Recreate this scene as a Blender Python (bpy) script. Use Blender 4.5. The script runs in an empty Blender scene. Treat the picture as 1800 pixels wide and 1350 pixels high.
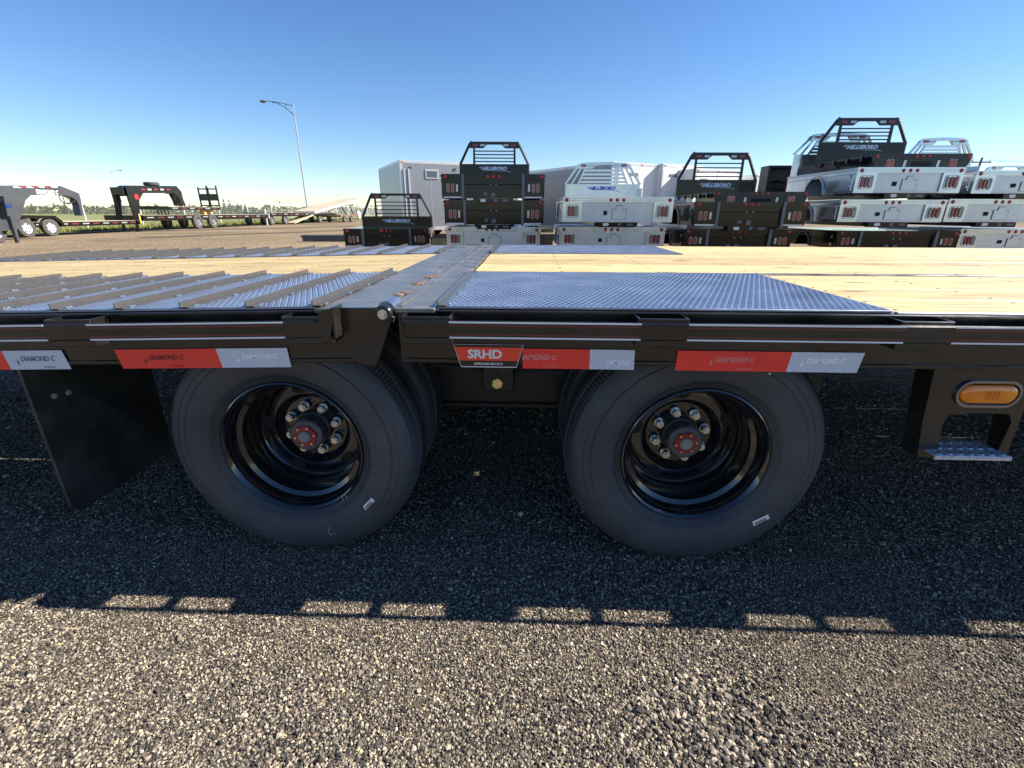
import bpy, bmesh, math, random
import numpy as np
from mathutils import Vector, Matrix, noise
random.seed(7); rng = np.random.default_rng(7)
sc = bpy.context.scene
PI = math.pi

# ------------------------------------------------------------------ camera
F, PITCH, YAW, ROLL, CH = 821.43, 0.3519, 0.0345, 0.0029, 1.0838
cy_, sy_, cp_, sp_ = math.cos(YAW), math.sin(YAW), math.cos(PITCH), math.sin(PITCH)
fw = np.array([-sy_*cp_, cy_*cp_, -sp_]); rt = np.array([cy_, sy_, 0.0]); up = np.cross(rt, fw)
cr_, sr_ = math.cos(ROLL), math.sin(ROLL)
CM = np.array([cr_*rt+sr_*up, -sr_*rt+cr_*up, fw])
cam_d = bpy.data.cameras.new("camera"); cam = bpy.data.objects.new("camera", cam_d)
sc.collection.objects.link(cam); sc.camera = cam
cam_d.sensor_fit = 'HORIZONTAL'; cam_d.sensor_width = 36; cam_d.lens = 36*F/1800
cam_d.clip_start = 0.02; cam_d.clip_end = 5000
cam.matrix_world = Matrix([[CM[0][0], CM[1][0], -CM[2][0], 0], [CM[0][1], CM[1][1], -CM[2][1], 0],
                           [CM[0][2], CM[1][2], -CM[2][2], CH], [0, 0, 0, 1]])

# ------------------------------------------------------------------ sky, sun
TO_SUN = Vector((1.345, 0.15, 1.0)).normalized()
world = bpy.data.worlds.new("World"); sc.world = world; world.use_nodes = True
wn = world.node_tree; wn.nodes.clear()
sky = wn.nodes.new('ShaderNodeTexSky'); sky.sky_type = 'NISHITA'; sky.sun_disc = False
sky.sun_elevation = math.asin(TO_SUN.z); sky.sun_rotation = math.atan2(TO_SUN.x, TO_SUN.y)
sky.altitude = 600; sky.air_density = 1.0; sky.dust_density = 0.1; sky.ozone_density = 3.2
bg = wn.nodes.new('ShaderNodeBackground'); bg.inputs[1].default_value = 0.074
wo = wn.nodes.new('ShaderNodeOutputWorld')
hsv = wn.nodes.new('ShaderNodeHueSaturation'); hsv.inputs['Saturation'].default_value = 1.2; hsv.inputs['Hue'].default_value = .507
wn.links.new(sky.outputs[0], hsv.inputs['Color']); wn.links.new(hsv.outputs[0], bg.inputs[0]); wn.links.new(bg.outputs[0], wo.inputs[0])
sd = bpy.data.lights.new("sun", 'SUN'); sd.energy = 5.0; sd.angle = math.radians(0.5); sd.color = (1.0, 0.94, 0.85)
sun = bpy.data.objects.new("sun", sd); sc.collection.objects.link(sun)
sun.rotation_euler = TO_SUN.to_track_quat('Z', 'Y').to_euler(); sun.location = (20, 0, 20)
sc.view_settings.view_transform = 'Standard'; sc.view_settings.look = 'None'
sc.view_settings.exposure = 1.2; sc.view_settings.gamma = 1; sc.view_settings.use_curve_mapping = False

# ------------------------------------------------------------------ where a line of sight meets a plane of the place
def ray(px, py): return CM.T @ np.array([(px-900)/F, -(py-675)/F, 1.0])
def onY(px, py, Y):
    d = ray(px, py); t = Y/d[1]; return (t*d[0], CH+t*d[2])
def onX(px, py, X):
    d = ray(px, py); t = X/d[0]; return (t*d[1], CH+t*d[2])
def onG(px, py, z=0):
    d = ray(px, py); t = (z-CH)/d[2]; return (t*d[0], t*d[1])

# ------------------------------------------------------------------ materials
MATS = {}
def nd(nt, t, **k):
    n = nt.nodes.new(t)
    for a, v in k.items(): setattr(n, a, v)
    return n
def mat(name, col, rough=0.5, metal=0.0, coat=0.0, var=0.0, vscale=8, dust=0.0, dustcol=(0.25, 0.2, 0.14), bump=0.0, bscale=200, spec=0.5, rvar=0.0, emit=None, trans=0.0):
    m = bpy.data.materials.new(name); m.use_nodes = True; nt = m.node_tree; b = nt.nodes['Principled BSDF']
    b.inputs['Base Color'].default_value = (*col, 1); b.inputs['Roughness'].default_value = rough
    b.inputs['Metallic'].default_value = metal; b.inputs['Coat Weight'].default_value = coat; b.inputs['Coat Roughness'].default_value = 0.08
    b.inputs['Specular IOR Level'].default_value = spec; b.inputs['Transmission Weight'].default_value = trans
    tc = nd(nt, 'ShaderNodeTexCoord'); src = None
    if var or dust or rvar:
        n1 = nd(nt, 'ShaderNodeTexNoise'); n1.inputs['Scale'].default_value = vscale; n1.inputs['Detail'].default_value = 6
        nt.links.new(tc.outputs['Object'], n1.inputs['Vector'])
    if var:
        mx = nd(nt, 'ShaderNodeMix', data_type='RGBA'); r = nd(nt, 'ShaderNodeMapRange'); r.inputs[1].default_value = .3; r.inputs[2].default_value = .7
        nt.links.new(n1.outputs[0], r.inputs[0]); nt.links.new(r.outputs[0], mx.inputs[0])
        mx.inputs[6].default_value = (*[c*(1-var) for c in col], 1); mx.inputs[7].default_value = (*[min(1, c*(1+var)) for c in col], 1)
        src = mx.outputs[2]
    if dust:
        n2 = nd(nt, 'ShaderNodeTexNoise'); n2.inputs['Scale'].default_value = vscale*2.7; n2.inputs['Detail'].default_value = 9; n2.inputs['Roughness'].default_value = .7
        nt.links.new(tc.outputs['Object'], n2.inputs['Vector'])
        r = nd(nt, 'ShaderNodeMapRange'); r.inputs[1].default_value = .45; r.inputs[2].default_value = .8; r.inputs[3].default_value = dust*.15; r.inputs[4].default_value = dust
        nt.links.new(n2.outputs[0], r.inputs[0])
        mx = nd(nt, 'ShaderNodeMix', data_type='RGBA'); nt.links.new(r.outputs[0], mx.inputs[0])
        if src: nt.links.new(src, mx.inputs[6])
        else: mx.inputs[6].default_value = (*col, 1)
        mx.inputs[7].default_value = (*dustcol, 1); src = mx.outputs[2]
    if src: nt.links.new(src, b.inputs['Base Color'])
    if rvar:
        r = nd(nt, 'ShaderNodeMapRange'); r.inputs[1].default_value = .3; r.inputs[2].default_value = .7
        r.inputs[3].default_value = max(.03, rough-rvar); r.inputs[4].default_value = rough+rvar
        nt.links.new(n1.outputs[0], r.inputs[0]); nt.links.new(r.outputs[0], b.inputs['Roughness'])
    if bump:
        n3 = nd(nt, 'ShaderNodeTexNoise'); n3.inputs['Scale'].default_value = bscale; n3.inputs['Detail'].default_value = 4
        nt.links.new(tc.outputs['Object'], n3.inputs['Vector'])
        bp = nd(nt, 'ShaderNodeBump'); bp.inputs['Strength'].default_value = bump; bp.inputs['Distance'].default_value = .002
        nt.links.new(n3.outputs[0], bp.inputs['Height']); nt.links.new(bp.outputs[0], b.inputs['Normal'])
    MATS[name] = m; return m
M_black = mat('black_paint', (.010, .0095, .009), .22, 0, .5, var=.3, vscale=5, dust=.07, rvar=.10, bump=.12, bscale=60)
M_blackd = mat('black_underframe', (.012, .012, .013), .45, 0, .1, dust=.06, vscale=6)
M_rim = mat('gloss_black_rim', (.008, .008, .010), .10, 0, 1.0, dust=.02, vscale=12)
M_rub = mat('tyre_rubber', (.052, .056, .062), .55, var=.3, vscale=4, dust=.32, dustcol=(.12, .12, .12), bump=.35, bscale=300, spec=.4)
M_tread = mat('tyre_tread', (.022, .022, .024), .75, dust=.15, dustcol=(.09, .08, .07), vscale=14)
M_plate = mat('tread_plate_sky_tint', (.27, .31, .40), .34, .85, .2, var=.2, vscale=7, dust=.10, rvar=.07)  # black plate; the reflected sky blue is put into its base colour
M_lug = mat('tread_lug_sky_tint', (.20, .24, .33), .45, .5, 0, var=.2, vscale=7, dust=.08)  # same reflected sky blue put into the lug colour
M_rib = mat('cleat_paint', (.075, .072, .070), .32, .25, .4, dust=.18, vscale=9, rvar=.08)
M_steel = mat('worn_deck_steel', (.21, .205, .20), .34, .6, 0, var=.45, vscale=9, dust=.6, dustcol=(.33, .28, .20), rvar=.15, bump=.15, bscale=90)
M_weld = mat('weld_burn', (.24, .16, .11), .5, .4, 0, var=.8, vscale=30, bump=.8, bscale=150)
M_bright = mat('bright_steel', (.62, .62, .60), .28, 1.0, var=.2, vscale=40)
M_zinc = mat('gold_zinc', (.75, .68, .38), .3, 1.0, var=.2, vscale=40)
M_hub = mat('hub_casting', (.10, .105, .115), .45, .5, dust=.05, vscale=20)
M_hubred = mat('red_cap', (.30, .012, .015), .35, .2, .3)
M_plug = mat('grey_plug', (.22, .24, .23), .5)
M_red = mat('red_tape', (.95, .035, .025), .32, 0, .5, var=.12, vscale=9)
M_sil = mat('silver_tape', (.58, .66, .78), .38, .15, .4, var=.12, vscale=160)
M_sil2 = mat('silver_tape_print', (.16, .21, .30), .4)
M_silw = mat('silver_tape_print_pale', (.88, .92, .97), .4)
M_red2 = mat('red_tape_print', (.28, .015, .02), .4)
M_redp = mat('red_tape_print_pale', (.75, .22, .20), .4)
M_decal = mat('decal_red', (.92, .06, .025), .35, 0, .4)
M_white = mat('white_print', (.78, .78, .78), .4, 0, .2)
M_stripe = mat('stripe_white', (.75, .76, .80), .3, 0, .4)
M_striper = mat('stripe_red', (.20, .02, .025), .3, 0, .4)
M_chrome = mat('chrome', (.30, .32, .36), .16, 1.0)
M_stepm = mat('step_aluminium', (.60, .64, .70), .42, .6, var=.25, vscale=60)
M_flap = mat('mudflap_rubber', (.016, .017, .018), .6, dust=.65, dustcol=(.13, .14, .12), vscale=3, bump=.3, bscale=60)
M_alu = mat('aluminium', (.57, .62, .68), .20, .9, var=.06, vscale=2, rvar=.08)
M_alud = mat('aluminium_tread', (.54, .57, .61), .32, .85, var=.08, vscale=3, bump=.3, bscale=55)
M_bed = mat('bed_black', (.006, .006, .007), .13, 0, 0, var=.3, vscale=3, dust=.012, spec=.38)
M_bedg = mat('bed_satin', (.020, .022, .021), .40, .1, .1, var=.2, vscale=3, dust=.04)
M_edge = mat('bed_post', (.10, .12, .16), .3, .3, .3)
M_lred = mat('red_lens', (.32, .008, .012), .18, 0, .6)
M_lclr = mat('clear_lens', (.55, .55, .56), .15, .2, .5)
M_ring = mat('lens_ring', (.40, .30, .29), .3, .6)
M_ringd = mat('lens_ring_dark', (.05, .05, .06), .3, .2)
M_lsmoke = mat('clear_lens_grey', (.22, .23, .25), .15, .4, .5)
M_navy = mat('navy_print', (.012, .03, .14), .4)
M_blue = mat('blue_print', (.02, .06, .45), .4)
M_pale = mat('pale_logo', (.72, .78, .90), .4)
M_dk = mat('dark_hole', (.008, .008, .008), .8)  # also paints the shade of uncut holes; shared with cables and fittings
M_boxg = mat('grey_shaded_van_skin', (.27, .28, .30), .35, .35, .2, var=.05, vscale=2)  # grey set darker so the sunlit sides read as unlit
M_boxw = mat('white_van_skin', (.78, .78, .77), .35, 0, .2, var=.03, vscale=2)
M_trim = mat('trim_aluminium', (.62, .62, .62), .4, .5)
M_galv = mat('galvanised', (.50, .50, .49), .45, .4, var=.1, vscale=10)
M_pole = mat('lamp_pole_paint', (.36, .36, .35), .5, .1)
M_poled = mat('lamp_arm_paint', (.12, .14, .17), .5, .1)
M_wpole = mat('weathered_wood_pole', (.12, .10, .09), .9)
M_timber = mat('timber_block', (.48, .32, .15), .7, var=.3, vscale=6)
M_deckpale = mat('weathered_deck_boards', (.46, .39, .27), .75, var=.2, vscale=4)
M_railw = mat('fence_rail_bright', (.72, .72, .70), .4, .2)
M_timberd = mat('timber_block_red', (.18, .09, .05), .8, var=.3, vscale=6)
M_wheels = mat('silver_wheel', (.72, .72, .74), .3, .3, .2)
M_tapew = mat('far_tape_white', (.30, .29, .28), .5)
M_tapered = mat('far_tape_red', (.16, .02, .02), .5)
M_wheelg = mat('grey_wheel', (.22, .22, .23), .4, .3)
M_grey = mat('trailer_grey', (.048, .052, .058), .4, 0, .3, var=.15, vscale=2, dust=.05)
M_beam = mat('steel_beam_paint', (.06, .065, .08), .5, .2, 0, var=.2, vscale=3)
M_jack = mat('jack_yellow', (.55, .40, .05), .5)
M_conif = mat('conifer_green', (.055, .075, .045), .9, var=.4, vscale=1.5)

def wood_mat(name, c1, c2, c3):
    m = bpy.data.materials.new(name); m.use_nodes = True; nt = m.node_tree; b = nt.nodes['Principled BSDF']
    b.inputs['Roughness'].default_value = .55
    tc = nd(nt, 'ShaderNodeTexCoord'); oi = nd(nt, 'ShaderNodeObjectInfo')
    mp = nd(nt, 'ShaderNodeMapping'); mp.inputs['Scale'].default_value = (1.2, 26, 26)
    ad = nd(nt, 'ShaderNodeVectorMath', operation='ADD'); cb = nd(nt, 'ShaderNodeCombineXYZ')
    mu = nd(nt, 'ShaderNodeMath', operation='MULTIPLY'); mu.inputs[1].default_value = 37
    L = nt.links.new
    L(oi.outputs['Random'], mu.inputs[0]); L(mu.outputs[0], cb.inputs[0]); L(mu.outputs[0], cb.inputs[2])
    L(tc.outputs['Object'], ad.inputs[0]); L(cb.outputs[0], ad.inputs[1]); L(ad.outputs[0], mp.inputs['Vector'])
    n = nd(nt, 'ShaderNodeTexNoise'); n.inputs['Scale'].default_value = 2.2; n.inputs['Detail'].default_value = 8; n.inputs['Distortion'].default_value = 1.3
    L(mp.outputs[0], n.inputs['Vector'])
    cr = nd(nt, 'ShaderNodeValToRGB'); e = cr.color_ramp.elements
    e[0].position = .36; e[0].color = (*c3, 1); e[1].position = .60; e[1].color = (*c1, 1)
    k = e.new(.45); k.color = (*c2, 1)
    L(n.outputs[0], cr.inputs[0])
    # knots and short dark checks
    mp2 = nd(nt, 'ShaderNodeMapping'); mp2.inputs['Scale'].default_value = (2.6, 9, 9); L(ad.outputs[0], mp2.inputs['Vector'])
    v = nd(nt, 'ShaderNodeTexVoronoi'); v.inputs['Scale'].default_value = 1.0; L(mp2.outputs[0], v.inputs['Vector'])
    r = nd(nt, 'ShaderNodeMapRange'); r.inputs[1].default_value = .06; r.inputs[2].default_value = .17; r.inputs[3].default_value = .9; r.inputs[4].default_value = 0
    L(v.outputs['Distance'], r.inputs[0])
    mx = nd(nt, 'ShaderNodeMix', data_type='RGBA'); L(r.outputs[0], mx.inputs[0]); L(cr.outputs[0], mx.inputs[6]); mx.inputs[7].default_value = (.14, .07, .025, 1)
    hs = nd(nt, 'ShaderNodeHueSaturation'); rr = nd(nt, 'ShaderNodeMapRange'); rr.inputs[3].default_value = .82; rr.inputs[4].default_value = 1.14
    L(oi.outputs['Random'], rr.inputs[0]); L(rr.outputs[0], hs.inputs['Value']); L(mx.outputs[2], hs.inputs['Color'])
    L(hs.outputs[0], b.inputs['Base Color'])
    bp = nd(nt, 'ShaderNodeBump'); bp.inputs['Strength'].default_value = .3; bp.inputs['Distance'].default_value = .002
    L(n.outputs[0], bp.inputs['Height']); L(bp.outputs[0], b.inputs['Normal'])
    return m
M_wood = wood_mat('yellow_pine', (.64, .49, .24), (.56, .41, .17), (.32, .20, .08))

# ------------------------------------------------------------------ mesh builder
ORG = {}
def tag(o, label=None, cat=None, group=None, kind=None):
    if label: o['label'] = label
    if cat: o['category'] = cat
    if group: o['group'] = group
    if kind: o['kind'] = kind
    return o
def empty(name, loc=(0, 0, 0)):
    o = bpy.data.objects.new(name, None); sc.collection.objects.link(o); o.location = loc
    o.empty_display_size = .2; ORG[o] = Vector(loc); return o
class MB:
    def __init__(s): s.v = []; s.f = []; s.fm = []; s.mi = 0
    def add(s, vs, fs):
        k = len(s.v); s.v += [tuple(p) for p in vs]; s.f += [tuple(i+k for i in f) for f in fs]; s.fm += [s.mi]*len(fs); return s
    def box(s, x0, x1, y0, y1, z0, z1, b=0.0):
        if x0 > x1: x0, x1 = x1, x0
        if y0 > y1: y0, y1 = y1, y0
        if z0 > z1: z0, z1 = z1, z0
        if b:
            b = min(b, .45*min(x1-x0, y1-y0, z1-z0)); bm = bmesh.new()
            vs = [bm.verts.new(p) for p in ((x0,y0,z0),(x1,y0,z0),(x1,y1,z0),(x0,y1,z0),(x0,y0,z1),(x1,y0,z1),(x1,y1,z1),(x0,y1,z1))]
            for f in ((0,3,2,1),(4,5,6,7),(0,1,5,4),(1,2,6,5),(2,3,7,6),(3,0,4,7)): bm.faces.new([vs[i] for i in f])
            bmesh.ops.bevel(bm, geom=list(bm.edges), offset=b, segments=1, affect='EDGES'); s.addbm(bm); return s
        return s.add([(x0,y0,z0),(x1,y0,z0),(x1,y1,z0),(x0,y1,z0),(x0,y0,z1),(x1,y0,z1),(x1,y1,z1),(x0,y1,z1)],
                     [(0,3,2,1),(4,5,6,7),(0,1,5,4),(1,2,6,5),(2,3,7,6),(3,0,4,7)])
    def addbm(s, bm):
        bm.verts.index_update(); s.add([v.co[:] for v in bm.verts], [tuple(v.index for v in f.verts) for f in bm.faces]); bm.free()
    def prism(s, poly, axis, a, b):
        # poly: 2D points in the plane across axis: Y->(x,z), X->(y,z), Z->(x,y)
        area = sum(poly[i][0]*poly[(i+1) % len(poly)][1]-poly[(i+1) % len(poly)][0]*poly[i][1] for i in range(len(poly)))
        if area < 0: poly = poly[::-1]
        n = len(poly); lo, hi = min(a, b), max(a, b)
        if axis == 'Y': g = lambda p, t: (p[0], t, p[1])
        elif axis == 'X': g = lambda p, t: (t, p[0], p[1])
        else: g = lambda p, t: (p[0], p[1], t)
        vs = [g(p, lo) for p in poly]+[g(p, hi) for p in poly]
        A = tuple(range(n)); B = tuple(range(n, 2*n))
        if axis == 'Y': fs = [A, B[::-1]]+[(i, i+n, (i+1) % n+n, (i+1) % n) for i in range(n)]
        else: fs = [A[::-1], B]+[(i, (i+1) % n, (i+1) % n+n, i+n) for i in range(n)]
        return s.add(vs, fs)
    def frame(s, outer, inner, axis, a, b):
        # plate with a hole: outer and inner have equal counts and matching order
        n = len(outer)
        for i in range(n):
            j = (i+1) % n
            s.prism([outer[i], outer[j], inner[j], inner[i]], axis, a, b)
        return s
    def tube(s, pts, r, n=8, cap=True):
        pts = [Vector(p) for p in pts]; k = len(s.v); rings = []
        rr = r if isinstance(r, (list, tuple)) else [r]*len(pts)
        for i, p in enumerate(pts):
            d = (pts[min(i+1, len(pts)-1)]-pts[max(i-1, 0)]).normalized()
            a = d.cross(Vector((0, 0, 1)))
            if a.length < .05: a = d.cross(Vector((1, 0, 0)))
            a.normalize(); b = d.cross(a)
            rings.append([p+rr[i]*(math.cos(2*PI*j/n)*a+math.sin(2*PI*j/n)*b) for j in range(n)])
        vs = [q for R_ in rings for q in R_]; fs = []
        for i in range(len(pts)-1):
            for j in range(n): fs.append((i*n+j, i*n+(j+1) % n, (i+1)*n+(j+1) % n, (i+1)*n+j))
        if cap: fs += [tuple(range(n))[::-1], tuple((len(pts)-1)*n+j for j in range(n))]
        return s.add([v[:] for v in vs], fs)
    def lathe(s, prof, c, axis='Y', n=64, closed=False):
        # prof: list of (r, t); revolve about axis through c
        vs = []; m = len(prof)
        for j in range(n):
            ca, sa = math.cos(2*PI*j/n), math.sin(2*PI*j/n)
            for r, t in prof:
                if axis == 'Y': vs.append((c[0]+r*ca, c[1]+t, c[2]+r*sa))
                elif axis == 'X': vs.append((c[0]+t, c[1]+r*ca, c[2]+r*sa))
                else: vs.append((c[0]+r*ca, c[1]+r*sa, c[2]+t))
        fs = []
        for j in range(n):
            q = (j+1) % n
            for i in range(m-1+(1 if closed else 0)):
                fs.append((j*m+i, q*m+i, q*m+(i+1) % m, j*m+(i+1) % m))
        return s.add(vs, fs)
    def hexa(s, c, r, h, rot=0, n=6):  # along Y
        return s.prism([(c[0]+r*math.cos(rot+2*PI*i/n), c[2]+r*math.sin(rot+2*PI*i/n)) for i in range(n)], 'Y', c[1], c[1]+h)
    def build(s, name, m, parent=None, xf=None, smooth=False, origin=None, fixn=False, angle=35):
        me = bpy.data.meshes.new(name)
        vs = np.array(s.v, dtype=float)
        if xf is not None:
            A = np.array(xf); vs = vs@A[:3, :3].T+A[:3, 3]
        if origin is None:
            o3 = (vs.min(0)+vs.max(0))/2
            if parent is None: o3[2] = vs[:, 2].min()
        else: o3 = np.array(origin)
        me.from_pydata((vs-o3).tolist(), [], s.f)
        ms = m if isinstance(m, (list, tuple)) else [m]
        for q in ms: me.materials.append(q)
        if len(ms) > 1: me.polygons.foreach_set('material_index', s.fm)
        if fixn:
            bm = bmesh.new(); bm.from_mesh(me); bmesh.ops.recalc_face_normals(bm, faces=bm.faces); bm.to_mesh(me); bm.free()
        if smooth:
            me.shade_smooth()
            try: me.set_sharp_from_angle(angle=math.radians(angle))
            except Exception: pass
        me.update()
        o = bpy.data.objects.new(name, me); sc.collection.objects.link(o)
        ORG[o] = Vector(o3.tolist())
        if parent: o.parent = parent; o.location = ORG[o]-ORG[parent]
        else: o.location = ORG[o]
        return o
def children(o): return [c for c in bpy.data.objects if c.parent == o]
def copy_tree(o, parent=None, kids=None):
    if kids is None:
        kids = {}
        for c in bpy.data.objects:
            if c.parent: kids.setdefault(c.parent, []).append(c)
    c = o.copy(); sc.collection.objects.link(c); c.parent = parent
    for ch in kids.get(o, []): copy_tree(ch, c, kids)
    return c
def rrect(x0, x1, z0, z1, r, n=4):
    P = []
    for cx, cz, a in ((x1-r, z1-r, 0), (x0+r, z1-r, PI/2), (x0+r, z0+r, PI), (x1-r, z0+r, 1.5*PI)):
        for i in range(n+1):
            t = a+PI/2*i/n; P.append((cx+r*math.cos(t), cz+r*math.sin(t)))
    return P
TXT = {}
def text_polys(s, bold=0.0, shear=0.0):
    key = (s, bold, shear)
    if key in TXT: return TXT[key]
    c = bpy.data.curves.new('t', 'FONT'); c.body = s; c.size = 1; c.offset = bold; c.shear = shear; c.align_x = 'CENTER'; c.align_y = 'CENTER'
    c.resolution_u = 3
    o = bpy.data.objects.new('t', c); sc.collection.objects.link(o)
    dg = bpy.context.evaluated_depsgraph_get(); me = bpy.data.meshes.new_from_object(o.evaluated_get(dg))
    vs = np.array([v.co[:] for v in me.vertices]); fs = [tuple(p.vertices) for p in me.polygons]
    bpy.data.objects.remove(o); bpy.data.curves.remove(c); bpy.data.meshes.remove(me)
    if len(vs): vs[:, :2] -= (vs[:, :2].min(0)+vs[:, :2].max(0))/2
    TXT[key] = (vs, fs); return TXT[key]
def text(mb, s, x, z, w, h, place, bold=.02, shear=0.0):
    """lettering w wide, h high, centred on (x,z); place(u,v) gives the 3D point"""
    vs, fs = text_polys(s, bold, shear)
    sx = w/(vs[:, 0].max()-vs[:, 0].min()); sz = h/(vs[:, 1].max()-vs[:, 1].min())
    mb.add([place(x+v[0]*sx, z+v[1]*sz) for v in vs], fs); return mb
# ================================================================== THE GROUND
def ground_mat(name, cols, scales, bumpd=.006):
    m = bpy.data.materials.new(name); m.use_nodes = True; nt = m.node_tree; b = nt.nodes['Principled BSDF']; L = nt.links.new
    b.inputs['Roughness'].default_value = .9
    b.inputs['Specular IOR Level'].default_value = .05
    tc = nd(nt, 'ShaderNodeTexCoord')
    v = nd(nt, 'ShaderNodeTexVoronoi'); v.inputs['Scale'].default_value = scales[0]; L(tc.outputs['Object'], v.inputs['Vector'])
    sep = nd(nt, 'ShaderNodeSeparateColor'); L(v.outputs['Color'], sep.inputs[0])
    cr = nd(nt, 'ShaderNodeValToRGB'); cr.color_ramp.interpolation = 'CONSTANT'; e = cr.color_ramp.elements
    e[0].color = (*cols[0], 1); e[1].position = .3; e[1].color = (*cols[1], 1)
    for p, c in zip((.6, .8, .92), cols[2:]): k = e.new(p); k.color = (*c, 1)
    L(sep.outputs[0], cr.inputs[0])
    n = nd(nt, 'ShaderNodeTexNoise'); n.inputs['Scale'].default_value = scales[1]; n.inputs['Detail'].default_value = 8; L(tc.outputs['Object'], n.inputs['Vector'])
    r = nd(nt, 'ShaderNodeMapRange'); r.inputs[1].default_value = .3; r.inputs[2].default_value = .7; r.inputs[3].default_value = .72; r.inputs[4].default_value = 1.25
    L(n.outputs[0], r.inputs[0])
    hs = nd(nt, 'ShaderNodeHueSaturation'); L(cr.outputs[0], hs.inputs['Color']); L(r.outputs[0], hs.inputs['Value']); L(hs.outputs[0], b.inputs['Base Color'])
    sb = nd(nt, 'ShaderNodeMath', operation='SUBTRACT'); sb.inputs[0].default_value = 1; L(v.outputs['Distance'], sb.inputs[1])
    bp = nd(nt, 'ShaderNodeBump'); bp.inputs['Strength'].default_value = 1; bp.inputs['Distance'].default_value = bumpd
    L(sb.outputs[0], bp.inputs['Height']); L(bp.outputs[0], b.inputs['Normal'])
    return m
M_gravel = ground_mat('gravel_bed', [(.065, .056, .046), (.105, .088, .068), (.17, .138, .100), (.25, .20, .145), (.36, .29, .20)], (190, 1.3), .004)
M_yard = ground_mat('yard_gravel', [(.17, .125, .078), (.22, .165, .105), (.27, .205, .13), (.32, .245, .155), (.38, .29, .19)], (22, .22), .01)
def patchy(name, cols, sc1, rough=.95):
    m = bpy.data.materials.new(name); m.use_nodes = True; nt = m.node_tree; b = nt.nodes['Principled BSDF']; L = nt.links.new
    b.inputs['Roughness'].default_value = rough; b.inputs['Specular IOR Level'].default_value = .1
    tc = nd(nt, 'ShaderNodeTexCoord'); n = nd(nt, 'ShaderNodeTexNoise'); n.inputs['Scale'].default_value = sc1; n.inputs['Detail'].default_value = 10; n.inputs['Roughness'].default_value = .65
    L(tc.outputs['Object'], n.inputs['Vector'])
    cr = nd(nt, 'ShaderNodeValToRGB'); e = cr.color_ramp.elements; e[0].position = .3; e[0].color = (*cols[0], 1); e[1].position = .7; e[1].color = (*cols[2], 1)
    k = e.new(.5); k.color = (*cols[1], 1); L(n.outputs[0], cr.inputs[0]); L(cr.outputs[0], b.inputs['Base Color'])
    bp = nd(nt, 'ShaderNodeBump'); bp.inputs['Strength'].default_value = .8; bp.inputs['Distance'].default_value = .05; L(n.outputs[0], bp.inputs['Height']); L(bp.outputs[0], b.inputs['Normal'])
    return m
M_grass = patchy('field_grass', [(.13, .15, .045), (.20, .21, .06), (.27, .25, .09)], .35)
M_track = patchy('dark_track', [(.085, .07, .055), (.12, .098, .074), (.17, .137, .10)], .8)
M_woods = patchy('hazed_woodland_leaves', [(.10, .12, .07), (.13, .15, .085), (.17, .18, .11)], .15)  # greens lightened to carry the distance haze in the colour
_nt = M_woods.node_tree; _b = _nt.nodes['Principled BSDF']; _t = nd(_nt, 'ShaderNodeBsdfTranslucent'); _m = nd(_nt, 'ShaderNodeMixShader'); _m.inputs[0].default_value = .5
_nt.links.new(_b.inputs['Base Color'].links[0].from_socket, _t.inputs[0]); _o = [n for n in _nt.nodes if n.type == 'OUTPUT_MATERIAL'][0]
_nt.links.new(_b.outputs[0], _m.inputs[1]); _nt.links.new(_t.outputs[0], _m.inputs[2]); _nt.links.new(_m.outputs[0], _o.inputs[0])

g = MB(); g.add([(-1500, -300, 0), (1500, -300, 0), (1500, 2500, 0), (-1500, 2500, 0)], [(0, 1, 2, 3)])
tag(g.build('ground', M_yard, origin=(0, 0, 0)), kind='structure')
def sheet(name, pts, z, m):
    s = MB(); s.add([(x, y, z) for x, y in pts], [tuple(range(len(pts)))]); o = s.build(name, m, origin=(0, 0, 0)); return tag(o, kind='structure')
# nearby pea gravel with an uneven outer edge
pts = []
for i in range(64):
    a = 2*PI*i/64; r = 1+.06*noise.noise(Vector((math.cos(a)*2, math.sin(a)*2, 3)))
    pts.append((1+13*r*math.cos(a), 3.2+7.5*r*math.sin(a)))
sheet('gravel_patch', pts, .004, M_gravel)
# field behind the fence, ragged edge
pts = [(-25.6+.5*noise.noise(Vector((0, y*.3, 1))), y) for y in np.arange(-20, 140, 2.5)]+[(-26.5, 150), (-5, 320), (400, 700), (900, 1500), (-1400, 2400), (-1400, -20)]
sheet('grass_field', pts, .006, M_grass)
# darker wheel tracks across the yard
def band(p0, p1, w):
    d = Vector((p1[0]-p0[0], p1[1]-p0[1])); n_ = Vector((-d.y, d.x)).normalized(); A = []; B = []
    for i in range(21):
        t = i/20; q = Vector(p0)+d*t; k = w*(.8+.5*noise.noise(Vector((t*6, w, p0[0]))))
        A.append((q.x+n_.x*k, q.y+n_.y*k)); B.append((q.x-n_.x*k, q.y-n_.y*k))
    return A+B[::-1]
sheet('dirt_track', band(onG(190, 408), onG(620, 398), .9), .008, M_track)
sheet('dirt_track', band(onG(250, 418), onG(640, 404), .7), .012, M_track)

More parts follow.
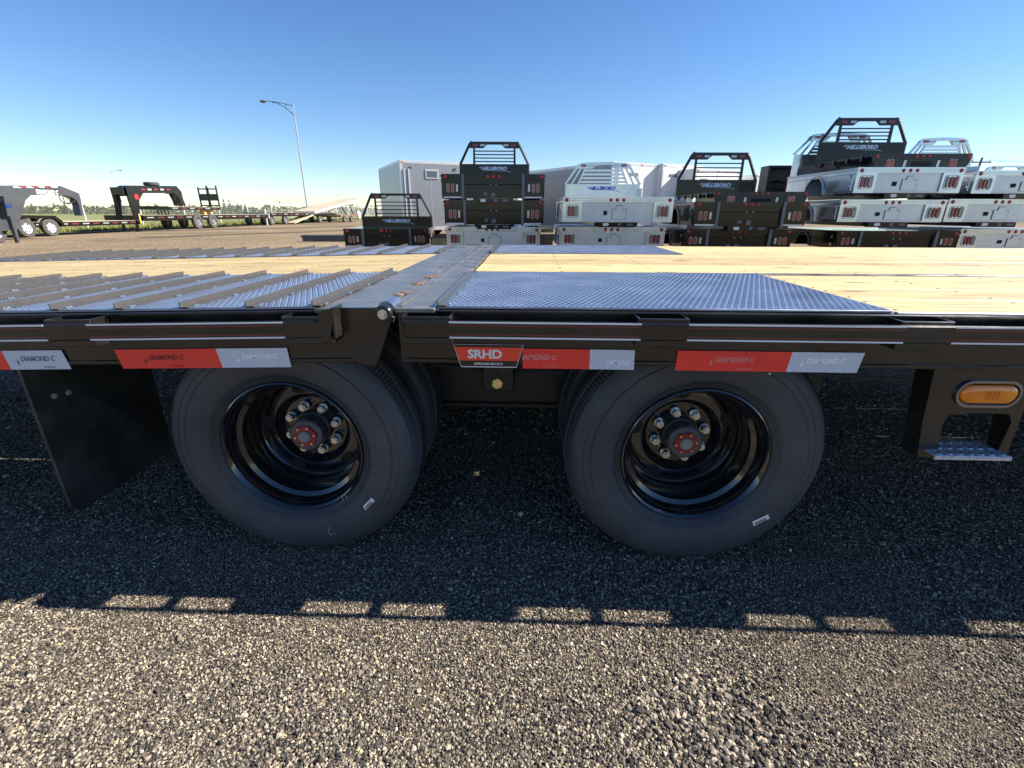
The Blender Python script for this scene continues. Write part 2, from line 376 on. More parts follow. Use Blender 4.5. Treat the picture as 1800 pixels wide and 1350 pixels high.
# loose stones, too many to count
def stone_mesh(i):
    bm = bmesh.new(); bmesh.ops.create_icosphere(bm, subdivisions=1, radius=1)
    for v in bm.verts:
        k = 1+.55*noise.noise(v.co*1.5+Vector((i*7.3, 0, 0))); v.co *= k
        v.co.z *= .6; v.co.y *= .62+.08*i
    me = bpy.data.meshes.new('pebble'); bm.to_mesh(me); bm.free(); return me
def stone_mat():
    m = bpy.data.materials.new('pebble_stone'); m.use_nodes = True; nt = m.node_tree; b = nt.nodes['Principled BSDF']; L = nt.links.new
    b.inputs['Roughness'].default_value = .75; b.inputs['Specular IOR Level'].default_value = .1
    oi = nd(nt, 'ShaderNodeAttribute', attribute_type='INSTANCER', attribute_name='tone')
    cr = nd(nt, 'ShaderNodeValToRGB'); e = cr.color_ramp.elements
    stops = [(0, (.030, .028, .026)), (.22, (.068, .060, .053)), (.42, (.150, .127, .100)), (.60, (.265, .22, .168)), (.80, (.44, .37, .28)), (.93, (.58, .45, .26)), (1, (.80, .73, .60))]
    e[0].color = (*stops[0][1], 1); e[1].position = 1; e[1].color = (*stops[-1][1], 1)
    for p, c in stops[1:-1]: k = e.new(p); k.color = (*c, 1)
    L(oi.outputs['Fac'], cr.inputs[0])
    tc = nd(nt, 'ShaderNodeTexCoord'); n = nd(nt, 'ShaderNodeTexNoise'); n.inputs['Scale'].default_value = 1.6; L(tc.outputs['Object'], n.inputs['Vector'])
    hs = nd(nt, 'ShaderNodeHueSaturation'); r = nd(nt, 'ShaderNodeMapRange'); r.inputs[3].default_value = .7; r.inputs[4].default_value = 1.3
    L(n.outputs[0], r.inputs[0]); L(r.outputs[0], hs.inputs['Value']); L(cr.outputs[0], hs.inputs['Color']); L(hs.outputs[0], b.inputs['Base Color'])
    return m
M_stone = stone_mat()
stone_col = bpy.data.collections.new('pebble_shapes')
for i in range(8):
    me = stone_mesh(i); me.materials.append(M_stone); o = bpy.data.objects.new('pebble_shape', me); stone_col.objects.link(o)
def scatter_points():
    P = []; S = []; T = []
    def zone(x0, x1, y0, y1, dens, smin, smax, power):
        n = int((x1-x0)*(y1-y0)*dens); x = rng.uniform(x0, x1, n); y = rng.uniform(y0, y1, n)
        s = smin+(smax-smin)*rng.random(n)**power
        P.append(np.c_[x, y, .0035+s*.12+rng.uniform(0, .002, n)]); S.append(s)
        t = rng.random(n); t = np.where(rng.random(n) < .5, t*.80, t); T.append(t)
    zone(-1.9, 2.1, .35, 1.3, 56000, .0013, .0040, 1.7)
    zone(-1.9, 2.1, .35, 1.3, 350, .0042, .0075, 2.5)
    zone(-1.9, 2.1, .35, 1.3, 7, .008, .013, 2)
    zone(-2.7, 3.0, 1.3, 2.2, 26000, .0016, .0044, 1.8)
    zone(-3.4, 3.6, 1.3, 4.6, 130, .005, .011, 2)
    zone(-5.0, 6.0, 2.2, 5.0, 3000, .003, .008, 2)
    return np.concatenate(P), np.concatenate(S), np.concatenate(T)
P, S, T = scatter_points()
wv = np.array([noise.noise(Vector((x*1.7, y*2.2, 5)))+.6*noise.noise(Vector((x*5, y*6, 9))) for x, y in P[:, :2]])
S = S*np.clip(1+.7*wv, .65, 1.3); T = np.clip(T-.10*wv, 0, 1)
# a coarser drift of larger pebbles right of the middle, as raked up by a wheel
n = 900; a = rng.normal(0, 1, (n, 2)); cx, cyy = onG(1270, 1290)
P2 = np.c_[cx+a[:, 0]*.10, cyy+a[:, 1]*.07, np.full(n, .006)]; S2 = .0035+.005*rng.random(n)
P = np.concatenate([P, P2]); S = np.concatenate([S, S2]); T = np.concatenate([T, rng.random(n)*.85])
me = bpy.data.meshes.new('loose_gravel'); me.vertices.add(len(P)); me.vertices.foreach_set('co', P.astype(np.float32).ravel())
for nm, arr, ty in (('size', S, 'FLOAT'), ('tone', T, 'FLOAT')):
    at = me.attributes.new(nm, ty, 'POINT'); at.data.foreach_set('value', arr.astype(np.float32))
at = me.attributes.new('rot', 'FLOAT_VECTOR', 'POINT')
at.data.foreach_set('vector', np.c_[rng.normal(0, .5, len(P)), rng.normal(0, .5, len(P)), rng.uniform(0, 6.28, len(P))].astype(np.float32).ravel())
go = bpy.data.objects.new('loose_gravel', me); sc.collection.objects.link(go)
gt = bpy.data.node_groups.new('scatter_pebbles', 'GeometryNodeTree')
gt.interface.new_socket('Geometry', in_out='INPUT', socket_type='NodeSocketGeometry'); gt.interface.new_socket('Geometry', in_out='OUTPUT', socket_type='NodeSocketGeometry')
gi = gt.nodes.new('NodeGroupInput'); goo = gt.nodes.new('NodeGroupOutput'); ip = gt.nodes.new('GeometryNodeInstanceOnPoints')
ci = gt.nodes.new('GeometryNodeCollectionInfo'); ci.inputs[0].default_value = stone_col; ci.inputs['Separate Children'].default_value = True
ip.inputs['Pick Instance'].default_value = True
def na(nm, ty):
    q = gt.nodes.new('GeometryNodeInputNamedAttribute'); q.data_type = ty; q.inputs[0].default_value = nm; return q.outputs[0]
er = gt.nodes.new('FunctionNodeEulerToRotation'); gt.links.new(na('rot', 'FLOAT_VECTOR'), er.inputs[0]); gt.links.new(er.outputs[0], ip.inputs['Rotation'])
gt.links.new(na('size', 'FLOAT'), ip.inputs['Scale'])
gt.links.new(gi.outputs[0], ip.inputs['Points']); gt.links.new(ci.outputs[0], ip.inputs['Instance']); gt.links.new(ip.outputs[0], goo.inputs[0])
mod = go.modifiers.new('scatter', 'NODES'); mod.node_group = gt
tag(go, kind='stuff', label='loose grey and tan pebbles spread over the gravel beside the trailer', cat='gravel')

# ================================================================== THE FLATBED TRAILER IN FRONT
YR = 1.12      # outer face of rub rail
YF = 1.18      # frame side face
ZD = .852      # deck top
WY = 2.42      # centre line
YN, YFAR = 1.20, 3.64
PIN, PFAR = 1.95, 2.92     # inner edges of the tread plates
tr = empty('flatbed_trailer', (0, WY, 0))
tag(tr, 'long black flatbed trailer with pine deck, tread plates and dual wheels, filling the foreground', 'trailer')
HX, HZ = -.40, .84
DR = Matrix.Translation((HX, 0, HZ)) @ Matrix.Rotation(-math.radians(1.35), 4, 'Y') @ Matrix.Translation((-HX, 0, -HZ))
RX0, RX1 = -.335, 6.0     # main section
LX1, LX0 = -.452, -3.6     # dovetail
FZ0 = .708; RZ0, RZ1 = .789, .834
def part(mb, name, m, xf=None, parent=tr, label=None, kind=None, **k):
    o = mb.build(name, m, parent, xf, **k); tag(o, label, None, None, kind); return o
PK_R = [-.252, .33, .955, 1.60, 2.21, 2.82, 3.43]
PK_L = [-.555, -1.175, -1.79, -2.40, -3.0]
def fx(px, Y=YR, z=.81): # X at pixel column on a Y plane
    return onY(px, 580, Y)[0]
for side, (sgn, yr, yf) in enumerate(((-1, YR, YF), (1, 2*WY-YR, 2*WY-YF))):
    def Yd(a): return yf-sgn*a     # a metres inward from the frame face
    for (x0, x1, xf) in ((RX0, RX1, None), (LX0, LX1-.01, DR)):
        # channel shaped side frame: web, lower flange, upper flange
        m = MB(); m.box(x0, x1, Yd(0), Yd(.008), FZ0, ZD-.012); m.box(x0, x1, Yd(.008), Yd(.07), FZ0, FZ0+.009)
        m.box(x0, x1, Yd(-.004), Yd(0), FZ0, FZ0+.012, .002)
        m.box(x0, x1, Yd(-.002), Yd(.055), ZD-.012, ZD-.004, .002)
        part(m, 'side_frame', M_black, xf)
        # rub rail
        a0 = x0 if xf is None else x0; a1 = x1
        if xf is None: a0 = PK_R[0]-.055
        else: a1 = PK_L[0]+.05
        m = MB(); m.box(a0, a1, yr, yr-sgn*.010, RZ0, RZ1, .0035); part(m, 'rub_rail', M_black, xf)
    for lst, xf in ((PK_R, None), (PK_L, DR)):
        for px in lst:
            m = MB(); w = .062 if px < .3 or px > 0 else .06
            y0, y1 = yr-sgn*.0102, yf+sgn*.0005
            m.box(px-w, px+w, y0, y0-sgn*.006, .772, .842, .0015)
            for e in (-1, 1): m.box(px+e*w, px+e*(w-.006), y0-sgn*.006, y1, .772, .842)
            m.box(px-w+.006, px+w-.006, y0-sgn*.006, y1, .7725, .776)
            # weld beads
            for e in (-1, 1):
                m.tube([(px+e*(w+.003), y1+sgn*.003, .774+.0085*i+(i % 2)*.001) for i in range(8)], .0035, 5)
            pk = part(m, 'stake_pocket', M_black, xf)
            m = MB(); m.tube([(px+w+.004+.003*math.sin(i), y1+sgn*.003-.002*i*sgn, .7745+.002*(i % 3)) for i in range(6)], .0035, 5); part(m, 'weld_bead', M_bright, xf, pk)
    # gussets between the pockets that tie the rail to the frame
    for lst, xf in ((PK_R, None), (PK_L, DR)):
        for a, b in zip(lst, lst[1:]):
            c = (a+b)/2; m = MB(); m.box(c-.016, c+.016, yr-sgn*.0102, yf+sgn*.0005, .797, .806, .001); m.box(c-.016, c+.016, yr-sgn*.0102, yr-sgn*.016, .795, .83)
            part(m, 'rail_gusset', M_black, xf)
# pinstripes between the pockets, near side only
def pinstripe(x0, x1, xf):
    for zz, h, mm in ((RZ1-.0035, .0038, M_stripe), (RZ1-.0110, .0028, M_striper), (RZ0+.0110, .0028, M_striper), (RZ0+.0035, .0042, M_stripe)):
        m = MB(); m.box(x0, x1, YR-.0006, YR+.0004, zz-h/2, zz+h/2); part(m, 'pinstripe', mm, xf)
for a, b in zip(PK_R, PK_R[1:]): pinstripe(a+.058, b-.055, None)
for a, b in zip(PK_L[1:], PK_L): pinstripe(a+.058, b-.055, DR)
# reflective tape with faint print
TZ1, TZ0 = onY(1000, 613, YF)[1], onY(1000, 647.5, YF)[1]
def tape(px0, px1, mm, slant0, slant1, words, mprint, xf=None, wx=None, py=635, cut=False):
    x0, x1 = onY(px0, py, YF)[0], onY(px1, py, YF)[0]
    m = MB(); m.prism([(x0-slant0, TZ1), (x1-slant1, TZ1), (x1+slant1, TZ0), (x0+slant0, TZ0)], 'Y', YF-.0052, YF-.0040)
    o = part(m, 'reflective_tape', mm, xf)
    if words:
        c = (x0+x1)/2 if wx is None else onY(wx, py, YF)[0]
        m = MB(); pl = lambda u, v: (u, YF-.0056, v)
        text(m, 'DIAMOND C' if not cut else 'IAMOND C', c, (TZ0+TZ1)/2+.004, .100 if not cut else .092, .0150, pl, .05, .25)
        text(m, 'TRAILERS', c+.026, TZ0+.0065, .036, .0050, pl, .02, .2)
        if not cut: m.add([pl(c-.0640, TZ0+.021), pl(c-.0590, TZ0+.0115), pl(c-.0560, TZ0+.021), pl(c-.0590, TZ0+.0305)], [(0, 1, 2, 3)])
        part(m, 'tape_lettering', mprint, xf, o)
tape(-160, 14, M_red, .005, .004, False, M_red2, DR)
tape(14, 119, M_sil, .004, .005, True, M_sil2, DR, 70)
tape(211, 387, M_red, .005, .004, True, M_red2, DR, 295)
tape(387, 509, M_sil, .004, .001, True, M_silw, DR, 458)
tape(919, 1036, M_red, .0, .0005, True, M_redp, None, 948, 632, True)
tape(1036, 1114, M_sil, .0005, .001, False, M_silw, None)
tape(1188, 1386, M_red, -.0005, -.003, True, M_redp, None, 1290, 633)
tape(1386, 1512, M_sil, -.003, -.004, True, M_silw, None, 1450, 633)
tape(1960, 2150, M_red, -.003, -.003, True, M_redp, None)
m = MB(); c1 = onY(1086, 628, YF)[0]; text(m, 'DIAMOND', c1, TZ0+.020, .062, .0125, lambda u, v: (u, YF-.0056, v), .03, .25); part(m, 'tape_lettering', M_silw)
# trapezoid model decal
dx0, dx1, dx2, dx3 = [onY(p, q, YF)[0] for p, q in ((797, 604), (921, 606), (908, 645), (811, 643))]
dz1, dz0 = onY(797, 604, YF)[1], onY(811, 644, YF)[1]
m = MB(); m.prism([(dx0, dz1), (dx1, dz1), (dx2, dz0), (dx3, dz0)], 'Y', YF-.0054, YF-.0044); dec = part(m, 'decal', M_white)
def ins(t0, t1, e, y):   # band of the trapezoid between heights, inset e
    def xl(t): return dx3+(dx0-dx3)*t+e
    def xr(t): return dx2+(dx1-dx2)*t-e
    z = lambda t: dz0+(dz1-dz0)*t
    q = MB(); q.prism([(xl(t1), z(t1)), (xr(t1), z(t1)), (xr(t0), z(t0)), (xl(t0), z(t0))], 'Y', y-.0005, y); return q
part(ins(.04, .99, .0013, YF-.0054), 'decal_ground', M_black, None, dec)
part(ins(.30, .88, .0015, YF-.0060), 'decal_field', M_decal, None, dec)
m = MB(); cxx = (dx0+dx1)/2; pl = lambda u, v: (u, YF-.0068, v)
DH = dz1-dz0; text(m, 'SRHD', cxx-.010, dz0+DH*.59, .090, DH*.40, pl, .035); text(m, 'SLIPPER ROLLER HEAVY-DUTY', cxx, dz0+DH*.165, .076, DH*.10, pl, .03)
part(m, 'decal_lettering', M_white, None, dec)

# cross members and centre beams below the deck
for xs, xf in (((np.arange(RX0+.05, RX1, .405)), None), ((np.arange(LX0+.1, LX1, .405)), DR)):
    for x in xs:
        m = MB(); m.box(x, x+.006, YF+.06, 2*WY-YF-.06, .765, ZD-.052); m.box(x, x+.04, YF+.06, 2*WY-YF-.06, ZD-.052, ZD-.048); part(m, 'cross_member', M_blackd, xf)
for yc in (1.98, 2.86):
    m = MB(); m.box(RX0+.02, RX1, yc-.004, yc+.004, .50, .76); m.box(RX0+.02, RX1, yc-.06, yc+.06, .490, .50); m.box(RX0+.02, RX1, yc-.06, yc+.06, .755, .764)
    part(m, 'main_beam', M_blackd)
    m = MB(); m.box(LX0, HX-.1, yc-.004, yc+.004, .56, .755); m.box(LX0, HX-.1, yc-.05, yc+.05, .55, .56); part(m, 'main_beam', M_blackd, DR)

# hinge between the sections
ear = [onY(px, py, YF-.012) for px, py in ((599, 541), (655, 541), (664, 539), (685, 548), (688, 560), (664, 636), (657, 643), (640, 642), (610, 624), (599, 585))]
m = MB(); m.prism(ear, 'Y', YF-.012, YF+.006); part(m, 'hinge_plate', M_black)
m = MB(); m.prism([(x, z) for x, z in ear], 'Y', 2*WY-YF-.006, 2*WY-YF+.012); part(m, 'hinge_plate', M_black)
bx, bz = onY(672, 553, YF-.03)
m = MB(); m.lathe([(.0, -.012), (.019, -.012), (.022, -.008), (.022, .02)], (bx, YF-.013, bz), n=28); part(m, 'pin_boss', M_black, smooth=True)
m = MB(); m.lathe([(.006, 0), (.0125, 0), (.0125, .003), (.006, .003)], (bx, YF-.030, bz), n=20, closed=True); m.hexa((bx, YF-.040, bz), .0085, .0105, .3)
m.lathe([(0, 0), (.0045, 0), (.0045, .006)], (bx, YF-.045, bz), n=12); part(m, 'hinge_bolt', M_bright)
m = MB(); m.tube([(bx, YF+.004, bz+.006), (bx, YF+.085, bz+.006)], .022, 18); m.tube([(bx, YF+.09, bz-.014), (bx, 2*WY-YF-.02, bz-.014)], .020, 12); part(m, 'hinge_tube', M_plate, smooth=True)
m = MB(); m.tube([(bx+.022, YF-.013, bz-.022), (bx+.027, YF-.018, bz-.010), (bx+.018, YF-.020, bz-.004)], .0014, 6); part(m, 'safety_wire', M_bright)
# bent stop bracket with bolts at the dovetail corner
q = [onY(px, py, YR-.002) for px, py in ((560, 552), (566, 546), (583, 541), (585, 560), (580, 595), (567, 598), (562, 580))]
m = MB(); m.prism(q, 'Y', YR-.004, YR+.004); part(m, 'stop_bracket', M_black); m = MB(); m.box(q[2][0]-.004, q[2][0]+.001, YR, YF, q[4][1], q[2][1]); part(m, 'stop_bracket', M_black)
for pz in (570, 583):
    bxx, bzz = onY(589, pz, YF-.03)
    m = MB(); m.hexa((bxx, YF-.034, bzz), .007, .009); m.hexa((bxx, YF-.040, bzz), .004, .006); part(m, 'bolt', M_hub)

# --- deck surface
TXL = (-3.6, HX-.155)      # dovetail plates
TXR = (-.235, .915)         # main tread plates
def lugs(x0, x1, y0, y1, z, p=.0088, q=.0195):
    m = MB(); nx = int((x1-x0)/p); ny = int((y1-y0)/q); vs = []; fs = []
    a = .0082; b = .0020; h = .0010
    for i in range(nx):
        for j in range(ny):
            cx = x0+(i+.5)*p; cyv = y0+(j+.5)*q; t = PI*.27 if (i+j) % 2 else -PI*.27
            c, s = math.cos(t), math.sin(t); k = len(vs)
            for u, v, w in ((-a, 0, 0), (0, -b, 0), (a, 0, 0), (0, b, 0), (-a*.6, 0, h), (a*.6, 0, h)):
                vs.append((cx+u*c-v*s, cyv+u*s+v*c, z+w))
            fs += [(k, k+1, k+5, k+4), (k+1, k+2, k+5), (k+2, k+3, k+4, k+5), (k+3, k, k+4)]
    return m.add(vs, fs)
for (x0, x1), xf in ((TXL, DR), (TXR, None)):
    for y0, y1 in ((YN-.004, PIN), (PFAR, YFAR+.004)):
        m = MB(); m.box(x0, x1, y0, y1, ZD-.003, ZD+.0035, .0015); pl_ = part(m, 'tread_plate', M_plate, xf)
        lx0 = x0 if xf is None else -2.6
        part(lugs(max(lx0, x0)+.004, x1-.004, y0+.006, y1-.004, ZD+.0033), 'tread_lugs', M_lug, xf, pl_, kind='stuff')
# planks
def plank(x0, x1, y0, y1, xf, dz=0):
    ga, gb = random.choice((.0008, .0010, .0035)), random.choice((.0008, .0010, .0035)); m = MB(); m.box(x0, x1, y0+ga, y1-gb, ZD-.045+dz, ZD-.002+dz, .0050); pk = part(m, 'plank', M_wood, xf)
    if y0 < 2.9:
        m = MB()
        for xs in np.arange(RX0+.07, min(x1, 3.4)-.02, .405) if xf is None else np.arange(LX0+.12, x1-.02, .405):
            if xs < x0+.02: continue
            for yy in (y0+.035, y1-.035): m.prism([(xs+.005*math.cos(k), yy+.005*math.sin(k)) for k in np.arange(0, 6.2, 1.05)], 'Z', ZD-.002+dz, ZD-.0012+dz)
        if m.v: part(m, 'screw_heads', M_blackd, xf, pk)
def bounds(a, b, n): return [(a+(b-a)*i/n, a+(b-a)*(i+1)/n) for i in range(n)]
for i, (a, b) in enumerate(bounds(PIN+.042, PFAR-.004, 5)):
    dz = random.uniform(-.003, .004)
    plank(TXR[0]+.001, 2.9 if i % 2 else 3.4, a, b, None, dz); plank(2.905 if i % 2 else 3.405, RX1, a, b, None, -dz)
for i, (a, b) in enumerate(bounds(PIN+.004, PFAR-.004, 5)):
    plank(TXL[0], TXL[1], a, b, DR, random.uniform(-.002, .002))
for i, (a, b) in enumerate(bounds(YN+.002, PIN, 4)): plank(TXR[1]+.004, RX1, a, b, None, random.uniform(-.001, .002))
for i, (a, b) in enumerate(bounds(PFAR+.002, YFAR, 4)): plank(TXR[1]+.004, RX1, a, b, None, random.uniform(-.001, .002))
m = MB(); m.box(TXR[0], RX1, PIN+.003, PIN+.040, ZD-.006, ZD+.001, .001); part(m, 'deck_strip', M_steel)
for y0, y1 in ((YN-.012, YN+.0015),):
    m = MB(); m.box(TXR[1]+.004, RX1, YN-.016, YN+.0005, ZD-.010, ZD+.0008, .001); part(m, 'deck_edge_strip', M_galv)
# wide steel plates either side of the hinge
for x0, x1, xf, ya_ in ((TXL[1]+.004, bx-.002, DR, YF+.088), (bx+.003, TXR[0]-.004, None, YF+.088), (TXL[1]+.004, bx-.024, DR, YF-.004), (bx+.024, TXR[0]-.004, None, YF-.004)):
    m = MB(); m.box(x0, x1, ya_, 2*WY-YF+.004 if ya_ > YF else YF+.0875, ZD-.010, ZD+.001, .001); part(m, 'hinge_deck_plate', M_steel, xf)
m = MB(); m.box(bx+.030, bx+.038, YF+.02, 2*WY-YF-.02, ZD+.0012, ZD+.004); part(m, 'seam_bar', M_steel)
for i, (xx, yy) in enumerate(((bx-.012, 1.40), (bx-.010, 1.62), (bx-.004, 1.80), (bx-.012, 2.15), (bx-.006, 2.5), (bx-.012, 2.85), (bx-.008, 3.2))):
    m = MB()
    for k in range(34):
        a = random.uniform(-1, 1); c = random.uniform(-1, 1)*math.sqrt(1-a*a)
        px_, py_ = xx+c*.022, yy+a*.042; hh = .0006+.0025*(1-a*a-c*c*.8)*random.random()
        m.box(px_-.006, px_+.006, py_-.009, py_+.009, ZD+.0012, ZD+.0020+max(0, hh), .0006)
    part(m, 'weld_scar', M_weld if i < 3 else M_steel)
# angle cleats across the plates
def cleat(xo, y0, y1, xf, h=.021, xi=None):
    xi = xo if xi is None else xi
    m = MB(); t = .0035; w = .020
    m.box(xo-t, xo, y0, y1, ZD+.0037, ZD+h, .0008); m.box(xo, xo+w, y0, y1, ZD+.0037, ZD+.0037+t, .0008)
    rib = part(m, 'cleat', M_rib, xf)
    b = MB()
    for k in range(5):
        yy = y0+.03+(y1-y0-.06)*k/4
        b.tube([(xo+w+.002, yy-.010+.005*j, ZD+.005+.001*(j % 2)) for j in range(5)], .0035, 5)
    part(b, 'weld_bead', M_bright, xf, rib)
x = TXL[1]-.005; k = 0
while x > -3.5:
    for y0, y1 in ((YN-.006, PIN+.006), (PFAR-.006, YFAR+.006)): cleat(x, y0, y1, DR)
    x -= .178; k += 1
for y0, y1 in ((YN-.006, PIN+.006), (PFAR-.006, YFAR+.006)): cleat(TXR[0]+.004, y0, y1, None, .018)

# --- wheels: deep dish rim, tyre, hub with nuts
WZ = .388
def make_wheel(cx, face, sgn, parent, outer=True):
    """face: Y of the rim flange, sgn=+1 when the wheel goes in towards +Y"""
    c = (cx, face, WZ); n = 96
    def T(p): return [(r, t*sgn) for r, t in p]
    rim_prof = [(.203, .030), (.2085, .010), (.212, .004), (.2175, -.001), (.2215, .001), (.2225, .006), (.222, .012)]
    barrel = [(.2085, .010), (.2035, .030), (.2005, .050), (.187, .058), (.183, .075), (.183, .105), (.188, .112), (.190, .132), (.184, .146), (.177, .154), (.170, .150), (.130, .150), (.122, .158), (.115, .174), (.108, .180), (.050, .180)]
    w = MB(); w.lathe(T(rim_prof[1:]+[(.215, .03), (.205, .20)]), c, n=n); w.lathe(T(barrel), c, n=n)
    rim = w.build('wheel', M_rim, parent, smooth=True, origin=(cx, face+.1*sgn, WZ), fixn=False, angle=30)
    # hand holes not cut: near-black discs paint their shade on the rim disc
    for kk in range(5):
        a = 2*PI*kk/5+.47+(1.2 if cx > 0 else 0)
        h = MB(); rr = .150; ex, ez = math.cos(a), math.sin(a); tx, tz = -ez, ex; P = []
        for i in range(16):
            b = 2*PI*i/16; u = .0165*math.cos(b); v = .027*math.sin(b); P.append((cx+ex*(rr+u)+tx*v, face+sgn*(.1498), WZ+ez*(rr+u)+tz*v))
        Q = [(x_, y_-sgn*.0006, z_) for x_, y_, z_ in P]
        h.add(P+Q, [tuple(range(16, 32))]+[(i, (i+1) % 16, (i+1) % 16+16, i+16) for i in range(16)])
        h.build('hand_hole_shade', M_dk, rim, fixn=True)
    # tyre: sidewall and tread in one lathe with notched shoulders
    prof = [(.205, .022), (.2235, .010), (.231, .001), (.236, -.004), (.2375, -.002), (.243, -.0075), (.2445, -.004), (.249, -.0065), (.2505, -.0085), (.252, -.0075), (.262, -.0125), (.285, -.0175), (.305, -.019), (.3165, -.0185), (.3180, -.0205), (.3195, -.0165), (.332, -.0155), (.338, -.012), (.3395, -.014), (.352, -.009),
            (.362, -.001), (.370, .008), (.376, .016), (.3825, .024), (.385, .034), (.3865, .042), (.378, .043), (.378, .049), (.3875, .050), (.388, .082), (.379, .083), (.379, .090), (.388, .091), (.388, .120)]
    prof = prof+[(r, .205-(t-.0)-.0) for r, t in prof[::-1]]
    NN = 384; vs = []; mm = len(prof); mid = mm//2
    prof = [(r if r < .30 else r+.0065*(r-.30)/.088, t) for r, t in prof]
    for j in range(NN):
        a = 2*PI*j/NN; ca, sa = math.cos(a), math.sin(a); notch = (j % 2) == 0
        for i, (r, t) in enumerate(prof):
            ii = min(i, mm-1-i)
            tt_ = t if ii == i else .205-t
            if notch and .012 < abs(tt_) < .0425 and r > .37: r = r-.0065
            vs.append((cx+r*ca, face+sgn*t, WZ+r*sa))
    fs = [(j*mm+i, ((j+1) % NN)*mm+i, ((j+1) % NN)*mm+i+1, j*mm+i+1) for j in range(NN) for i in range(mm-1)]
    t_ = MB(); t_.add(vs, fs); tyre = t_.build('tyre', M_rub, rim, smooth=True, origin=(cx, face+.1*sgn, WZ), fixn=True, angle=28)
    if outer:
        # hub: mounting disc edge, hub barrel, oil cap, red hex ring
        d = face+sgn*.180
        h = MB(); h.lathe(T([(.062, .002), (.060, -.006), (.058, -.020), (.052, -.026), (.052, -.062), (.055, -.064), (.0555, -.078), (.050, -.082), (.0, -.082)]), (cx, d, WZ), n=48)
        hub = h.build('hub', [M_hub], rim, smooth=True, fixn=False)
        for kk in range(8):
            a = 2*PI*(kk+.35)/8; nx, nz = cx+.0825*math.cos(a), WZ+.0825*math.sin(a)
            q_ = MB(); q_.lathe(T([(.0, -.008), (.016, -.008), (.016, .0)]), (nx, d-sgn*.006, nz), n=16)
            q_.hexa((nx, d-sgn*.034, nz), .0135, sgn*.022, a); q_.lathe(T([(0, -.006), (.0085, -.006), (.0085, .0)]), (nx, d-sgn*.034, nz), n=12)
            q_.build('lug_nut', M_bright, rim)
        q_ = MB(); q_.hexa((cx, d-sgn*.088, WZ), .040, sgn*.006, .15); q_.build('cap_ring', M_hubred, rim)
        q_ = MB(); q_.lathe(T([(0, -.008), (.017, -.008), (.021, -.003), (.021, .003)]), (cx, d-sgn*.088, WZ), n=24); q_.build('cap_plug', M_plug, rim, smooth=True)
        for kk in range(6):
            a = 2*PI*kk/6+.15; q_ = MB(); q_.hexa((cx+.032*math.cos(a), d-sgn*.0915, WZ+.032*math.sin(a)), .0035, sgn*.004); q_.build('cap_screw', M_bright, rim)
    return rim, tyre
SID = 1.2691
M_chalk = mat('chalk', (.38, .38, .38), .9)
def sidewall_sticker(tyre, cx, ang0, ang1, r0, r1):
    m = MB(); P = []
    n = 5
    def pt(a, r): return (cx+r*math.cos(a), SID-.0195, WZ+r*math.sin(a))
    m.add([pt(ang0, r0), pt(ang1, r0), pt(ang1, r1), pt(ang0, r1)], [(0, 1, 2, 3)])
    o = m.build('sticker', M_white, tyre)
for cx in (-.730, .513):
    rim, tyre = make_wheel(cx, SID, 1, tr)
    make_wheel(cx, SID+.27, 1, tr, False)
    rim2, _ = make_wheel(cx, 2*WY-SID, -1, tr)
    make_wheel(cx, 2*WY-SID-.27, -1, tr, False)
    # small white barcode sticker
    pxs = ((638, 890), (653, 875), (659, 880), (643, 897)) if cx < 0 else ((1322, 917), (1350, 904), (1353, 911), (1325, 925))
    P_ = [onY(a, b, SID-.0200) for a, b in pxs]
    m = MB(); m.add([(p[0], SID-.0205, p[1]) for p in P_], [(0, 1, 2, 3)]); st = m.build('sticker', M_white, tyre, fixn=False)
    m = MB(); a0, a1, a3 = Vector(P_[0]), Vector(P_[1]), Vector(P_[3])
    for k in range(9):
        t0 = .12+.08*k; t1 = t0+.045; e1 = a1-a0; e3 = a3-a0
        qq = [a0+e1*t+e3*s for t, s in ((t0, .35), (t1, .35), (t1, .9), (t0, .9))]
        m.add([(v[0], SID-.0211, v[1]) for v in qq], [(0, 1, 2, 3)])
    m.build('sticker_print', M_black, st)
    # moulded sidewall letters, only the first two can be read
    if cx < 0:
        for (pp, qq, nn) in (((580, 926), (577, 934), 0), ((577, 934), (581, 940), 0), ((581, 940), (589, 937), 0), ((601, 872), (606, 868), 0), ((606, 868), (609, 875), 0), ((601, 872), (603, 880), 0)):
            a_, b_ = onY(*pp, SID-.019), onY(*qq, SID-.019); m = MB(); m.tube([(a_[0], SID-.019, a_[1]), (b_[0], SID-.019, b_[1])], .0011, 5); m.build('chalk_mark', M_chalk, tyre)
        for ch, a, r in (('S', 128, .345), ('T', 121, .345)):
            aa = math.radians(a); m = MB()
            def pl(u, v, aa=aa, r=r): 
                return (cx+(r+v)*math.cos(aa)+u*math.sin(aa), SID-.0135-.0025, WZ+(r+v)*math.sin(aa)-u*math.cos(aa))
            text(m, ch, 0, 0, .014, .020, pl, .03); m.build('moulded_letter', M_tread, tyre)
